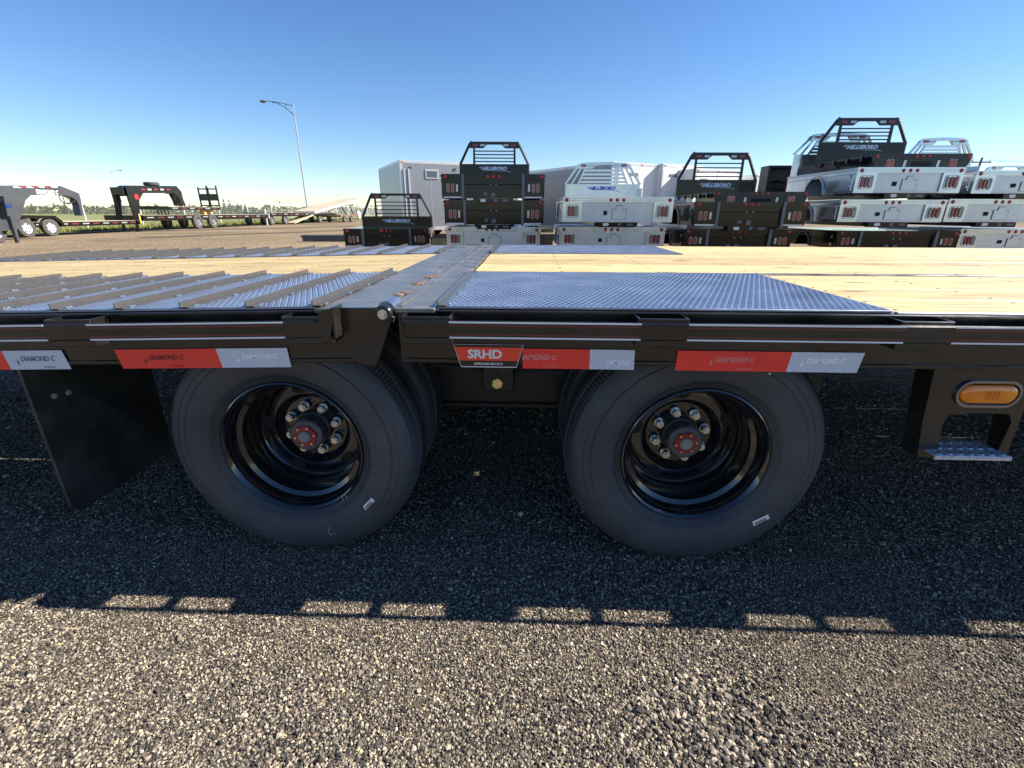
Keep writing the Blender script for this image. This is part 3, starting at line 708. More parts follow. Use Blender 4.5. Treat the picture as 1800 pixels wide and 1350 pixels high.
# axles, hangers and the beam between the wheels
for cx in (-.730, .513):
    m = MB(); m.tube([(cx, SID+.20, WZ), (cx, 2*WY-SID-.20, WZ)], .06, 14); part(m, 'axle', M_blackd, smooth=True)
x0, z0 = onY(752, 711, 1.75); x1, z1 = onY(1000, 655, 1.75)
m = MB(); m.box(-1.3, 1.15, 1.74, 1.82, z0, z0+.012); m.box(-1.3, 1.15, 1.76, 1.78, z0+.01, .74); m.box(-1.3, 1.15, 1.74, 1.82, .725, .74); part(m, 'suspension_beam', M_blackd)
for yh in (1.66,):
    x0, z0 = onY(849, 688, yh); x1, z1 = onY(903, 650, yh)
    m = MB(); m.box(x0, x1, yh, yh+.10, z0, .762, .003); part(m, 'hanger', M_blackd)
    hx, hz = onY(874, 675, yh-.02); m = MB(); m.hexa((hx, yh-.02, hz), .021, .02, .35); m.lathe([(0, -.002), (.012, -.002), (.012, 0)], (hx, yh-.02, hz), n=14); part(m, 'hanger_bolt', M_zinc)
    m = MB(); m.lathe([(0, 0), (.03, 0), (.03, .004)], (hx, yh-.004, hz), n=20); part(m, 'washer', M_blackd)
m = MB(); 
for cx in (-.730, .513):
    for e in (-1, 1): m.tube([(cx+e*.02, 1.78, WZ+.1), (cx+e*.5, 1.78, WZ+.20)], .022, 6)
part(m, 'leaf_springs', M_blackd)
# brake drums, chambers and air hoses in the dark below the deck
for cx in (-.730, .513):
    for yb in (SID+.44, 2*WY-SID-.44):
        m = MB(); m.lathe([(.06, -.05), (.165, -.05), (.17, -.04), (.17, .05), (.06, .05)], (cx, yb, WZ), n=28); part(m, 'brake_drum', M_hub, smooth=True)
        m = MB(); m.lathe([(0, -.05), (.06, -.05), (.075, -.01), (.075, .03), (.05, .06), (0, .06)], (cx+.24, yb+.10*(1 if yb < WY else -1), WZ+.06), 'X', 18); part(m, 'brake_chamber', M_blackd, smooth=True)
for x0, x1, zz, sag in ((-.72, .50, .60, .10), (-.4, .9, .64, .07), (.4, 2.4, .62, .13)):
    m = MB(); m.tube([(x0+(x1-x0)*t, 1.70+.05*math.sin(t*5), zz-sag*4*t*(1-t)) for t in np.linspace(0, 1, 14)], .007, 6); part(m, 'air_hose', M_rub, smooth=True)
# mudflap
fxx = onY(30, 645, 1.26)[0]; fz0 = onY(122, 905, 1.26)[1]
m = MB(); yn, yf_ = 1.26, 1.72
yq = onX(262, 815, fxx)[0]
m.prism([(yn, .75), (yn, fz0+.03), (yn+.03, fz0), (yf_-.02, fz0), (yf_, fz0+.02), (yf_, .75)], 'X', fxx-.005, fxx+.005)
flap = part(m, 'mudflap', M_flap)
for a, b in ((120, 690), (95, 696)):
    yy, zz = onX(a, b, fxx+.005); m = MB(); m.lathe([(0, .006), (.008, .004), (.009, 0)], (fxx+.005, yy, zz), 'X', 12); m.build('rivet', M_galv, flap)
m = MB(); m.box(fxx-.03, fxx-.006, yn, yf_, .66, .76); part(m, 'flap_bracket', M_blackd)
# step bracket with marker lamp and grip tread
def S(px, py, Y=YF+.004): return onY(px, py, Y)
YS = YF+.004
outer = [S(1641, 655), S(1800, 662), S(1815, 700), S(1799, 740), S(1768, 806), S(1755, 808), S(1640, 805), S(1615, 803)]
inner = [S(1672, 728), S(1740, 726), S(1778, 731), S(1781, 745), S(1757, 792), S(1750, 793), S(1655, 789), S(1651, 786)]
m = MB(); zt = .708
o_ = [(S(1641, 655)[0], zt), (S(1720, 658)[0], zt), (S(1803, 662)[0], zt), (S(1808, 700)[0], S(1808, 700)[1]), S(1767, 806), S(1720, 808), S(1612, 803), S(1622, 740)]
i_ = [S(1668, 730), S(1720, 726), S(1774, 728), S(1778, 742), S(1751, 800), S(1715, 801), S(1646, 798), S(1657, 745)]
m.frame(o_, i_, 'Y', YS, YS+.008)
step = part(m, 'step_bracket', M_black, fixn=True)
xa, xb = S(1614, 800)[0], S(1648, 800)[0]
m = MB(); m.prism([(o_[0][0]-.002, zt), (o_[0][0]+.006, zt), (o_[6][0]+.006, o_[6][1]), (o_[6][0]-.002, o_[6][1])], 'Y', YS+.008, YS+.058); m.build('side_plate', M_black, step, fixn=True)
m = MB(); m.prism([(o_[2][0]+.006, zt), (o_[2][0]-.002, zt), (o_[4][0]-.002, o_[4][1]), (o_[4][0]+.006, o_[4][1])], 'Y', YS+.008, YS+.058); m.build('side_plate', M_black, step, fixn=True)
sx0, sz_ = onY(1634, 803, YS-.02); sx1 = onY(1768, 806, YS-.02)[0]
sz_ += .012
m = MB(); m.box(sx0, sx1, YS-.035, YS+.065, sz_-.004, sz_, .0012)
for yy in (YS-.035, YS+.061): m.box(sx0, sx1, yy, yy+.004, sz_-.012, sz_-.004)
for i in range(7):
    for j in range(3):
        cx = sx0+.018+i*(sx1-sx0-.036)/6; c2 = YS-.022+j*.034
        m.lathe([(.009, 0), (.0062, .0025), (.0050, .0027)], (cx, c2, sz_), 'Z', 10)
    m.add([], [])
tread = part(m, 'step_tread', M_stepm, None, step)
m = MB()
for i in range(7):
    for j in range(3):
        cx = sx0+.018+i*(sx1-sx0-.036)/6; c2 = YS-.022+j*.034
        m.prism([(cx+.0048*math.cos(k), c2+.0048*math.sin(k)) for k in np.arange(0, 6.2, .8)], 'Z', sz_+.0002, sz_+.0022)
part(m, 'tread_hole_shade', M_dk, None, step)  # near-black plugs paint the shade of holes not cut through
lx, lz = S(1735, 692); lw, lh = (S(1793, 692)[0]-S(1677, 692)[0])/2, (S(1735, 669)[1]-S(1735, 716)[1])/2
def stad(w, h, n=10):
    P = []
    for a0, cx in ((-PI/2, w-h), (PI/2, -(w-h))):
        for i in range(n+1): t = a0+PI*i/n; P.append((lx+cx+h*math.cos(t), lz+h*math.sin(t)))
    return P
m = MB(); A, B = stad(lw, lh), stad(lw-.0075, lh-.0075); m.frame(A, B, 'Y', YS-.007, YS-.0005); part(m, 'lamp_bezel', M_chrome, None, step, fixn=True)
def amber():
    m = mat('amber_lens', (1.0, .24, .004), .12, 0, .8, var=.25, vscale=30, bump=.6, bscale=120); return m
M_amber = amber()
m = MB(); n = 22; rings = []
for w_, y_ in ((.0115, -.004), (.014, -.009), (.020, -.012), (.030, -.013)):
    rings.append([(x, YS+y_, z) for x, z in stad(lw-w_, max(.001, lh-w_))])
vs = [p for r in rings for p in r]; n = len(rings[0])
fs = [(a*n+i, a*n+(i+1) % n, (a+1)*n+(i+1) % n, (a+1)*n+i) for a in range(3) for i in range(n)]+[tuple(3*n+i for i in range(n))]
m.add(vs, fs); part(m, 'lamp_lens', M_amber, None, step, smooth=True, fixn=True)
m = MB(); m.box(lx-.016, lx+.020, YS-.0155, YS-.012, lz-.012, lz+.013, .001); lb = part(m, 'lamp_block', M_amber, None, step)
M_amberd = mat('amber_lens_dark', (.45, .09, .003), .2, 0, .6)
for k in range(5): m = MB(); m.box(lx-.012+.0065*k, lx-.0105+.0065*k, YS-.0162, YS-.0154, lz-.010, lz+.011); part(m, 'lens_rib', M_amberd, None, lb)
# inner reflector block behind window
m = MB(); m.box(2.0, 3.9, 1.9, 2.3, .45, .70); part(m, 'tool_tray', M_blackd)

# ================================================================== TRUCK BEDS STACKED BEHIND
def oval(mb, cx, cz, w, h, y0, y1, n=5):
    return mb.prism(rrect(cx-w/2, cx+w/2, cz-h/2, cz+h/2, min(w, h)/2-.0005, n), 'Y', y0, y1)
def add_light(parent, cx, cz, w, h, lens, y=-.012, ring=True, rm=None):
    if ring:
        m = MB(); oval(m, cx, cz, w+.028, h+.028, y+.004, y+.012); r = m.build('light', rm or M_ring, parent)
        m = MB(); oval(m, cx, cz, w, h, y-.006, y+.0038); m.build('lens', lens, r)
    else:
        m = MB(); oval(m, cx, cz, w, h, y-.006, y+.012); m.build('light', lens, parent)
def logo(parent, cx, cz, w, y, mm, h=None):
    h = h or w*.13
    m = MB(); pl = lambda u, v: (u, y, v)
    text(m, 'HILLSBORO', cx, cz, w*.78, h, pl, .06, .35)
    m.add([pl(cx-w*.5, cz+h*.1), pl(cx-w*.37, cz+h*.25), pl(cx-w*.39, cz+h*.5)], [(0, 1, 2)])
    m.add([pl(cx-w*.44, cz-h*.2), pl(cx-w*.40, cz-h*.1), pl(cx-w*.40, cz+.1*h)], [(0, 1, 2)])
    m.add([pl(cx-w*.1, cz-h*.75), pl(cx+w*.42, cz-h*.62), pl(cx+w*.55, cz-h*1.1), pl(cx+w*.40, cz-h*.72)], [(0, 1, 2, 3)])
    m.build('lettering', mm, parent)
def rack(root, y, wb, z0, h, mm, kind, zv=0):
    """headache rack standing across the front of a bed"""
    wt = wb*.70; zv = max(zv, z0); hv = z0+h-zv; pz = zv+hv*.30
    r = MB()
    if kind == 'black':
        r.box(-wb/2, wb/2, y, y+.03, z0, pz); rk = r.build('headache_rack', M_bed, root)
        for e in (-1, 1):
            m = MB(); m.tube([(e*(wb/2-.03), y+.03, z0), (e*(wb/2-.03), y+.03, pz), (e*(wt/2+.0), y+.03, z0+h*.93), (e*(wt/2-.07), y+.03, z0+h)], .038, 6); m.build('side_tube', mm, rk)
            m = MB(); m.prism([(e*(wt/2-.15), z0+h*.86), (e*(wt/2-.10), z0+h*.86), (e*(wt/2-.10+.01), pz), (e*(wt/2-.15), pz)], 'Y', y+.005, y+.055); m.build('upright', mm, rk)
        m = MB(); a = wt/2-.02; m.prism([(-a, z0+h), (a, z0+h), (a+.05, z0+h*.84), (a*.45, z0+h*.84), (a*.30, z0+h*.93), (-a*.30, z0+h*.93), (-a*.45, z0+h*.84), (-a-.05, z0+h*.84)], 'Y', y-.005, y+.06)
        m.build('light_bar', mm, rk, fixn=True)
        for i in range(4):
            zz = pz+(z0+h*.84-pz)*(i+.75)/4.6; q = wt/2-.12; m = MB(); m.box(-q, q, y+.01, y+.04, zz-.014, zz+.014); m.build('crossbar', mm, rk)
    else:
        pz = zv+hv*.36; fz = (pz-z0)/h; tops = [(-wb*.5, z0), (wb*.5, z0), (wb*.5, z0+h*.34), (wb*.36, z0+h*.93), (wb*.30, z0+h*.985), (0, z0+h*1.02), (-wb*.30, z0+h*.985), (-wb*.36, z0+h*.93), (-wb*.5, z0+h*.34)]
        r.box(-wb/2, wb/2, y, y+.02, z0, pz); rk = r.build('headache_rack', mm, root)
        for e in (-1, 1):
            for k in range(3):
                x0, x1 = e*wb*(.5-.085*k), e*wb*(.355-.06*k); t = .03 if k == 0 else .022
                m = MB(); m.prism([(x0-t, pz), (x0+t, pz), (x1+t, z0+h*.86), (x1-t, z0+h*.86)], 'Y', y, y+.05); m.build('upright', mm, rk, fixn=True)
            m = MB(); m.box(e*(wb/2), e*(wb/2-.02), y-.3, y, z0, z0+h*.3); m.build('wing', mm, rk)
        m = MB(); m.prism([(-wb*.375, z0+h*.83), (-wb*.15, z0+h*.83), (-wb*.10, z0+h*.93), (wb*.10, z0+h*.93), (wb*.15, z0+h*.83), (wb*.375, z0+h*.83), (wb*.35, z0+h*.93), (wb*.29, z0+h*.985), (0, z0+h*1.01), (-wb*.29, z0+h*.985), (-wb*.35, z0+h*.93)], 'Y', y-.005, y+.06)
        m.build('light_bar', mm, rk, fixn=True)
        for i in range(4):
            zz = pz+(z0+h*.84-pz)*(i+.6)/4.2; q = wb*(.32-.025*i); m = MB(); m.box(-q, q, y+.005, y+.035, zz-.028, zz+.028); m.build('crossbar', mm, rk)
    zl = z0+h*.91
    for e in (-1, 1):
        add_light(rk, e*wt*.38, zl, .15, .055, M_lred, y-.008); add_light(rk, e*wt*.235, zl, .15, .055, M_lclr, y-.008)
    logo(rk, 0, zv+hv*(.16 if kind == 'black' else .24), wb*.46, y-.004, M_pale if kind == 'black' else M_blue, h*.10)
    return rk
NB = {}
def bed(kind, pxl, pxr, yt, yb, Y, L=2.6, label='', rk=None, rz=0.0, group='truck beds stacked behind the flatbed', dx=0):
    """pxl..pxr, yt..yb: where the rear face is seen; the rack is (left, right, base y, top y)"""
    c = (pxl+pxr)/2; ym = (yt+yb)/2
    xl, xr = onY(pxl, ym, Y)[0], onY(pxr, ym, Y)[0]; zt, zb = onY(c, yt, Y)[1], onY(c, yb, Y)[1]
    w = xr-xl; h = zt-zb; X = (xl+xr)/2
    root = empty('truck_bed', (0, 0, 0)); hw = w/2
    tag(root, label, 'truck bed', group)
    black = kind in ('black', 'flat')
    B = M_bed if kind == 'black' else (M_bedg if kind == 'flat' else M_alu); BT = B if black else M_alud
    tp = .035 if kind == 'black' else .0
    if kind == 'flat':
        m = MB(); m.box(-hw, hw, .05, L, h-.06, h, .006); m.build('deck', M_bedg, root)
        m = MB(); m.prism([(-hw, h+.002), (hw, h+.002), (hw-.02, h*.55), (hw-.13, 0), (-hw+.13, 0), (-hw+.02, h*.55)], 'Y', 0, .05); tail = m.build('tail_panel', B, root, fixn=True)
        for e in (-1, 1):
            m = MB(); m.box(e*(hw-.01), e*(hw+.02), .15, L-.1, h-.05, h-.02); m.build('side_rail', M_bedg, root)
            for q in np.arange(.3, L-.2, .5): m = MB(); m.box(e*(hw), e*(hw+.05), q, q+.06, h-.12, h-.02); m.build('stake_pocket', M_bed, root)
            for k, x in enumerate((.68, .60)): add_light(tail, e*hw*(x), h*.45, .055, .17, M_lred)
            m = MB(); m.prism([(e*hw*.34-.02, h*.65), (e*hw*.34+.03, h*.65), (e*hw*.34+.02, h*.2), (e*hw*.34-.03, h*.2)], 'Y', -.012, 0); m.build('light', M_lclr, tail)
            m = MB(); m.lathe([(0, -.018), (.035, -.014), (.04, 0)], (e*(hw-.07), 0, h*.86), n=14); m.build('marker_light', M_lred, tail)
        for x in (-.13, 0, .13): m = MB(); m.lathe([(0, -.018), (.032, -.014), (.036, 0)], (x, 0, h*.87), n=14); m.build('marker_light', M_lred, tail)
        m = MB(); m.box(-.2, .22, -.006, -.001, h*.14, h*.58); m.build('plate_recess', M_dk, tail)
        m = MB(); m.box(-.05, .25, -.2+.2, 0.3, -.02, .06); m.box(-.5, -.42, .1, L, -.08, h-.06); m.box(.42, .5, .1, L, -.08, h-.06); m.build('under_frame', M_bed, root)
    else:
        m = MB(); m.box(-hw, hw, .02, L, h-.035, h, .004); m.build('deck', M_alud if not black else M_bed, root)
        # tail: top band, recessed centre, two light panels, lower edge
        m = MB(); m.prism([(-hw, h+.002), (hw, h+.002), (hw-.004, h*.80), (-hw+.004, h*.80)], 'Y', 0, .03); tail = m.build('tail_band', B, root, fixn=True)
        if not black:
            for q in (.86, .93): m = MB(); m.box(-hw+.01, hw-.01, -.004, -.0005, h*q-.004, h*q+.004); m.build('band_rib', M_trim, tail)
        pw = .50 if black else .42
        for e in (-1, 1):
            m = MB(); m.prism([(e*hw, h*.80), (e*(hw-pw), h*.80), (e*(hw-pw), .03), (e*(hw-tp), .03)], 'Y', .005, .03); pn = m.build('light_panel', B, root, fixn=True)
            cxp = e*(hw-(.255 if black else .22))
            if not black:
                m = MB(); A = rrect(cxp-.145, cxp+.145, h*.20, h*.72, .06, 4); Bq = rrect(cxp-.128, cxp+.128, h*.20+.017, h*.72-.017, .05, 4); m.frame(A, Bq, 'Y', -.010, .004); m.build('light_frame', M_trim, pn, fixn=True)
                order = (M_lred, M_lred, M_lclr) if e < 0 else (M_lclr, M_lred, M_lred)
                for k, lm in enumerate(order): add_light(pn, cxp+(k-1)*.078, h*.46, .044, h*.36, M_lsmoke if lm is M_lclr else lm, -.003, rm=M_ringd)
            else:
                order = (M_lred, M_lred, M_lclr) if e < 0 else (M_lclr, M_lred, M_lred)
                for k, lm in enumerate(order): add_light(pn, cxp+(k-1)*.105, h*.46, .045, h*.30, lm, -.003, ring=(k != (2 if e < 0 else 0)))
                m = MB(); m.box(e*(hw-tp-.01), e*(hw-pw+.02), -.004, .004, .035, .065); m.build('reflective_strip', M_white, pn)
                m = MB(); m.box(e*(hw-pw)-.03, e*(hw-pw)+.03, -.03, .03, .0, h); m.build('tail_post', M_edge, root)
            m = MB(); m.lathe([(0, -.020), (.034, -.014), (.042, 0)], (e*(hw-.085), 0, h*.885), n=14); m.build('marker_light', M_lred, tail)
        for x in (-.14, 0, .14): m = MB(); m.lathe([(0, -.020), (.030, -.014), (.038, 0)], (x-(0 if black else .02), 0, h*.885), n=14); m.build('marker_light', M_lred, tail)
        m = MB(); m.box(-hw+pw, hw-pw, .04, .055, .03, h*.80); cp = m.build('centre_panel', B if black else M_alud, root)
        m = MB(); m.box(-hw+pw, hw-pw, -.002 if not black else .03, .05, .03, .06); m.build('lower_sill', M_trim if not black else M_bed, root)
        if black:
            m = MB(); m.box(-hw+pw+.03, hw-pw-.03, .025, .04, h*.58, h*.62); m.build('hinge_line', M_dk, cp)
            for x in (-.07, .07): m = MB(); m.lathe([(0, -.012), (.012, -.008), (.012, 0)], (x, .03, h*.60), n=10); m.build('lock_stud', M_bright, cp)
            m = MB(); m.box(-.05, .05, .01, .04, h*.10, h*.28); m.build('receiver', M_edge, cp); m = MB(); m.box(-.22, -.14, .03, .045, h*.16, h*.28); m.build('socket', M_edge, cp)
        else:
            m = MB(); m.box(-.30, -.22, .02, .045, h*.32, h*.48); m.build('socket', M_dk, cp)
            A = [(-.12, h*.16), (.20, h*.16), (.20, h*.56), (.12, h*.56), (.10, h*.70), (-.02, h*.70), (-.04, h*.56), (-.12, h*.56)]
            m = MB(); m.prism(A, 'Y', .030, .040); m.build('plate_recess', M_edge, cp, fixn=True); m = MB(); m.prism([(x*.93+.003, z*.93+h*.02) for x, z in A], 'Y', .025, .030); m.build('recess_panel', M_alud, cp, fixn=True)
        # hitch bar with an oval badge
        m = MB(); m.box(-.42, .42, .00, .12, -.075, .026, .004); hb = m.build('hitch_bar', M_bed, root)
        m = MB(); oval(m, -.24, -.02, .13, .062, -.006, -.001); m.build('badge', M_white, hb)
        m = MB(); m.box(.02, .10, -.012, -.001, -.05, .01); m.box(.22, .36, -.006, -.001, -.045, .0); m.build('receiver', M_edge, hb)
        # side skirts with a wheel arch, both sides
        for e in (-1, 1):
            y0, y1 = .03, L-.02; wc = L*.52; R_ = min(h*.74, .40); zb_ = .03; P_ = [(y0, zb_), (y0, h-.035), (y1, h-.035), (y1, zb_)]
            arc = [(wc+R_*math.cos(t), zb_+R_*math.sin(t)) for t in np.linspace(0, PI, 13)]
            m = MB()
            m.prism([(y0, zb_), (wc-R_, zb_), (wc-R_, h-.035), (y0, h-.035)], 'X', e*hw-e*.012, e*hw)
            m.prism([(wc+R_, zb_), (y1, zb_), (y1, h-.035), (wc+R_, h-.035)], 'X', e*hw-e*.012, e*hw)
            for a, b in zip(arc, arc[1:]): m.prism([a, (a[0], h-.035), (b[0], h-.035), b], 'X', e*hw-e*.012, e*hw)
            sk = m.build('side_skirt', B, root, fixn=True)
            m = MB()
            for a, b in zip(arc, arc[1:]):
                k = (R_+.03)/R_; a2 = (wc+(a[0]-wc)*k, zb_+(a[1]-zb_)*k); b2 = (wc+(b[0]-wc)*k, zb_+(b[1]-zb_)*k)
                m.prism([a, a2, b2, b], 'X', e*hw, e*hw+e*.03)
            m.build('arch_trim', M_trim if not black else M_timber_g, sk, fixn=True)
            m = MB(); m.box(e*hw, e*(hw-.45), wc-R_-.02, wc-R_, zb_, h-.06); m.box(e*hw, e*(hw-.45), wc+R_, wc+R_+.02, zb_, h-.06); m.build('wheel_well', M_dk if black else M_trim, sk)
            m = MB(); m.box(e*hw, e*(hw+.012), .10, wc-R_-.12, zb_+.05, h-.12, .003); d = m.build('side_door', B, sk)
            m = MB(); m.lathe([(0, 0), (.035, .004*e), (.035, .012*e)][::-1], (e*(hw+.012), .16, h*.68), 'X', 12); m.lathe([(0, .012*e), (.035, .008*e), (.035, 0)], (e*(hw+.012), .16, h*.3), 'X', 12); m.build('latch', M_bright, d)
            m = MB(); m.box(e*hw, e*(hw+.02), 0.0, L, h-.06, h-.02); m.box(e*hw, e*(hw+.015), 0.0, L, h-.14, h-.11); m.build('rub_rail', M_trim if not black else B, sk)
        m = MB(); m.box(-.48, -.40, .12, L, -.06, h-.04); m.box(.40, .48, .12, L, -.06, h-.04); m.build('under_frame', M_bed, root)
    if rk:
        rl, rr, rb, rtop = rk; Yr_ = Y+L-.05; X0 = onY((rl+rr)/2, rb, Yr_)
        wb = abs(onY(rr, rb, Yr_)[0]-onY(rl, rb, Yr_)[0]); z_top = onY((rl+rr)/2, rtop, Yr_)[1]
        k = rack(root, L-.05, min(wb, w+.1), h, z_top-zt, M_bedg if black else M_alu, 'black' if black else 'alu', X0[1]-zb)
    root.location = (X, Y, zb); root.rotation_euler = (0, 0, rz)
    return root
M_timber_g = mat('arch_liner', (.20, .18, .15), .6)
HB = ' truck bed'
bed('black', 608, 752, 402, 436, 13.4, 2.4, 'single low black truck bed with barred rack, alone left of the stacks', (632, 752, 397, 340), math.radians(7))
bed('alu', 785, 949, 399, 438, 12.0, 2.6, 'silver aluminium truck bed at the bottom under two black ones')
bed('black', 781, 955, 352, 397, 11.95, 2.6, 'glossy black truck bed in the middle, between silver bed and black bed with rack')
bed('black', 777, 957, 306, 351, 11.9, 2.6, 'glossy black truck bed with barred rack on top of the left three-high stack', (808, 930, 305, 249), .055)
bed('alu', 984, 1168, 399, 438, 11.2, 2.6, 'bare aluminium truck bed without rack, lowest of the two-high silver stack')
bed('alu', 989, 1183, 346, 393, 11.0, 2.6, 'silver truck bed with blue lettered rack on top of the two-high stack', (987, 1117, 345, 285))
bed('alu', 1118, 1208, 352, 372, 21.0, 2.6, 'distant silver truck bed with rack, seen behind the two-high silver stack', (1119, 1196, 352, 310))
bed('black', 1202, 1392, 403, 440, 11.0, 2.6, 'dusty black truck bed under the black bed and tilted flat bed')
bed('black', 1219, 1418, 355, 400, 10.8, 2.6, 'black truck bed with wheel arches carrying a flat black bed')
bed('flat', 1254, 1421, 337, 366, 11.2, 2.6, 'flat black truck bed with tall rack overhanging the black bed below', (1188, 1329, 336, 268), .03)
bed('black', 1470, 1684, 406, 440, 11.2, 2.6, 'black truck bed under two silver beds, bottom of the tallest stack')
bed('alu', 1475, 1660, 351, 393, 11.1, 2.6, 'silver truck bed second from the bottom of the tallest stack')
bed('alu', 1504, 1692, 294, 342, 11.0, 2.85, 'silver truck bed with rounded rack under the topmost flat black bed', (1402, 1548, 292, 234))
bed('flat', 1533, 1706, 270, 303, 11.3, 2.15, 'flat black truck bed with tall rack, topmost of all the stacks', (1440, 1597, 268, 207))
bed('alu', 1685, 1880, 403, 440, 11.2, 2.6, 'silver truck bed at the bottom of the stack cut by the right edge')
bed('alu', 1663, 1855, 350, 393, 11.1, 2.6, 'silver truck bed in the middle of the stack cut by the right edge')
bed('alu', 1712, 1905, 300, 343, 11.0, 2.6, 'silver truck bed with curved rack, top of the stack at right edge', (1595, 1712, 298, 242))
bed('alu', 1828, 1960, 330, 358, 16.5, 2.6, 'far silver truck bed with rack behind the rightmost stack', (1758, 1870, 328, 291))
# timber blocks under and between the beds
def block(px0, px1, y0, y1, Y, d, mm, label, grp='timber blocks under the truck beds'):
    x0, z0 = onY(px0, y1, Y); x1, z1 = onY(px1, y0, Y); m = MB(); m.box(x0, x1, Y, Y+d, z0, z1, .008); o = m.build('timber_block', mm, None); tag(o, label, 'timber', grp)
block(762, 786, 413, 419, 13.2, .14, M_timberd, 'red-brown timber lying between the lone black bed and the next stack')
block(760, 787, 419, 436, 13.0, .9, M_timber, 'pale timber block under the red-brown one beside the left stack')
block(951, 973, 402, 409, 12.3, .14, M_timber, 'pale timber block between the left silver bed and the next silver bed')
block(950, 972, 414, 436, 12.5, .7, M_timber, 'large pale timber beside the bottom of the two-high silver stack')
# the long steel beam lying on the yard
a = onG(530, 425); b2 = onG(612, 424)
m = MB(); xb0, zb1 = onY(530, 411, 18.6); xb1, _ = onY(640, 411, 18.6)
m.box(xb0, xb1, 18.6, 18.9, .02, .24, .01); tag(m.build('steel_beam', M_beam), 'dark blue-grey steel beam lying on the yard left of the lone black bed', 'beam')

# dark open steel cabinet between the flat bed and the tall stack
root = empty('steel_cabinet'); Yc = 15.5; tag(root, 'dark grey steel rack body standing behind the flat black bed', 'cabinet')
x0, z1 = onY(1352, 294, Yc); x1, z0 = onY(1404, 380, Yc)
for n_, (a, b, c, d, e, f) in {'back': (x0, x1, Yc+.5, Yc+.53, 0, z1), 'side': (x0, x0+.05, Yc, Yc+.5, 0, z1), 'top': (x0, x1, Yc, Yc+.53, z1, z1+.05)}.items():
    m = MB(); m.box(a, b, c, d, e, f); m.build(n_+'_panel', M_bedg, root)
for i in range(4): m = MB(); zz = z1*(.45+.13*i); m.box(x0+.4, x1-.05, Yc+.02, Yc+.45, zz, zz+.03); m.build('shelf', M_bed, root)
for i in range(9):
    m = MB(); xx = x0+.42+random.random()*(x1-x0-.6); zz = z1*(.45+.13*random.randint(0, 3))+.03; m.box(xx, xx+.1, Yc+.08, Yc+.3, zz, zz+.1); m.build('fitting', random.choice((M_bright, M_lred, M_bed)), root)
# ================================================================== ENCLOSED TRAILERS
def van(c0, ang, L, W, H, mm, label, words=None, grp='enclosed trailers parked behind the truck beds', wx=.9, seams=1.22):
    """c0: near corner on the ground; ang: heading of the long side; body above small wheels"""
    root = empty('enclosed_trailer'); tag(root, label, 'enclosed trailer', grp)
    m = MB(); m.box(0, L, 0, W, .42, H, .02); m.build('body', mm, root)
    m = MB(); m.box(-.006, L+.006, -.006, W+.006, H-.11, H+.004, .01); m.build('roof_rail', M_trim, root)
    m = MB(); m.box(-.006, L+.006, -.006, W+.006, .38, .52, .008); m.build('bottom_rail', M_trim, root)
    for x in (0, L-.09):
        for y in (-.008, W-.082): m = MB(); m.box(x-.004 if x == 0 else x, x+.094, y, y+.09, .5, H-.1); m.build('corner_post', M_trim, root)
    for x in np.arange(seams, L-.4, seams):
        m = MB(); m.box(x-.008, x+.008, -.004, .002, .53, H-.12); m.build('panel_seam', M_galv, root)
        m = MB(); m.box(x-.008, x+.008, W-.002, W+.004, .53, H-.12); m.build('panel_seam', M_galv, root)
    for y in np.arange(.62, W-.2, .62): m = MB(); m.box(-.004, .002, y-.006, y+.006, .53, H-.12); m.build('panel_seam', M_galv, root)
    for x in (L*.5, L*.5+.85):
        for y in (.14, W-.14):
            m = MB(); m.lathe([(.0, -.11), (.20, -.11), (.34, -.10), (.36, -.05), (.36, .05), (.34, .10), (.0, .11)], (x, y, .36), n=20); w_ = m.build('wheel', M_tread, root, smooth=True)
    for x in (.12, L/2, L-.12): m = MB(); m.box(x-.05, x+.05, -.022, -.006, H-.075, H-.035, .004); m.build('marker_lamp', M_amber, root)
    m = MB()
    for x in np.arange(.15, L-.1, .15):
        for z in (.56, H-.16): m.box(x-.008, x+.008, -.004, 0, z-.008, z+.008)
    m.build('rivets', M_galv, root)
    m = MB(); m.box(L, L+1.1, W/2-.06, W/2+.06, .42, .52); m.build('drawbar', M_bed, root)
    if words:
        m = MB(); text(m, words, wx, H-.42, .48, .13, lambda u, v: (u, -.012, v), .05, .3); m.build('lettering', M_grey, root)
    root.location = (c0[0], c0[1], 0); root.rotation_euler = (0, 0, ang); return root
def corner(px, H, ytop):   # ground point below a roof corner seen at (px, ytop)
    d = ray(px, ytop); t = (H-CH)/d[2]; return (t*d[0], t*d[1])
H1 = 3.0; c0 = corner(702, H1, 281); c1 = corner(665, H1, 297)
dv = Vector((c1[0]-c0[0], c1[1]-c0[1])); Wd = dv.length; ang = math.atan2(dv.y, dv.x)-PI/2
v1 = van(c0, ang, 5.2, Wd, H1, M_boxg, 'large grey enclosed trailer with small vent behind the lone black bed')
m = MB(); m.box(1.0, 1.55, -.03, -.005, 2.35, 2.70, .01); f_ = m.build('side_vent', M_galv, v1)
m = MB(); m.box(1.06, 1.49, -.036, -.031, 2.41, 2.64); m.build('vent_glass', M_edge, f_)
for x in (.35, 2.2): m = MB(); m.box(x, x+.10, -.03, -.005, 2.70, 2.78); m.build('clearance_lamp', M_grey, v1)
m = MB(); m.box(.30, .36, -.05, -.012, .6, 2.7); m.box(.12, .18, -.05, -.012, .6, 2.7); m.build('lock_rod', M_trim, v1)
for p in (665, 702): pass
c0 = corner(1078, 2.95, 284); c1 = corner(930, 2.95, 301)
dv = Vector((c1[0]-c0[0], c1[1]-c0[1])); L2 = dv.length; ang = math.atan2(dv.y, dv.x)
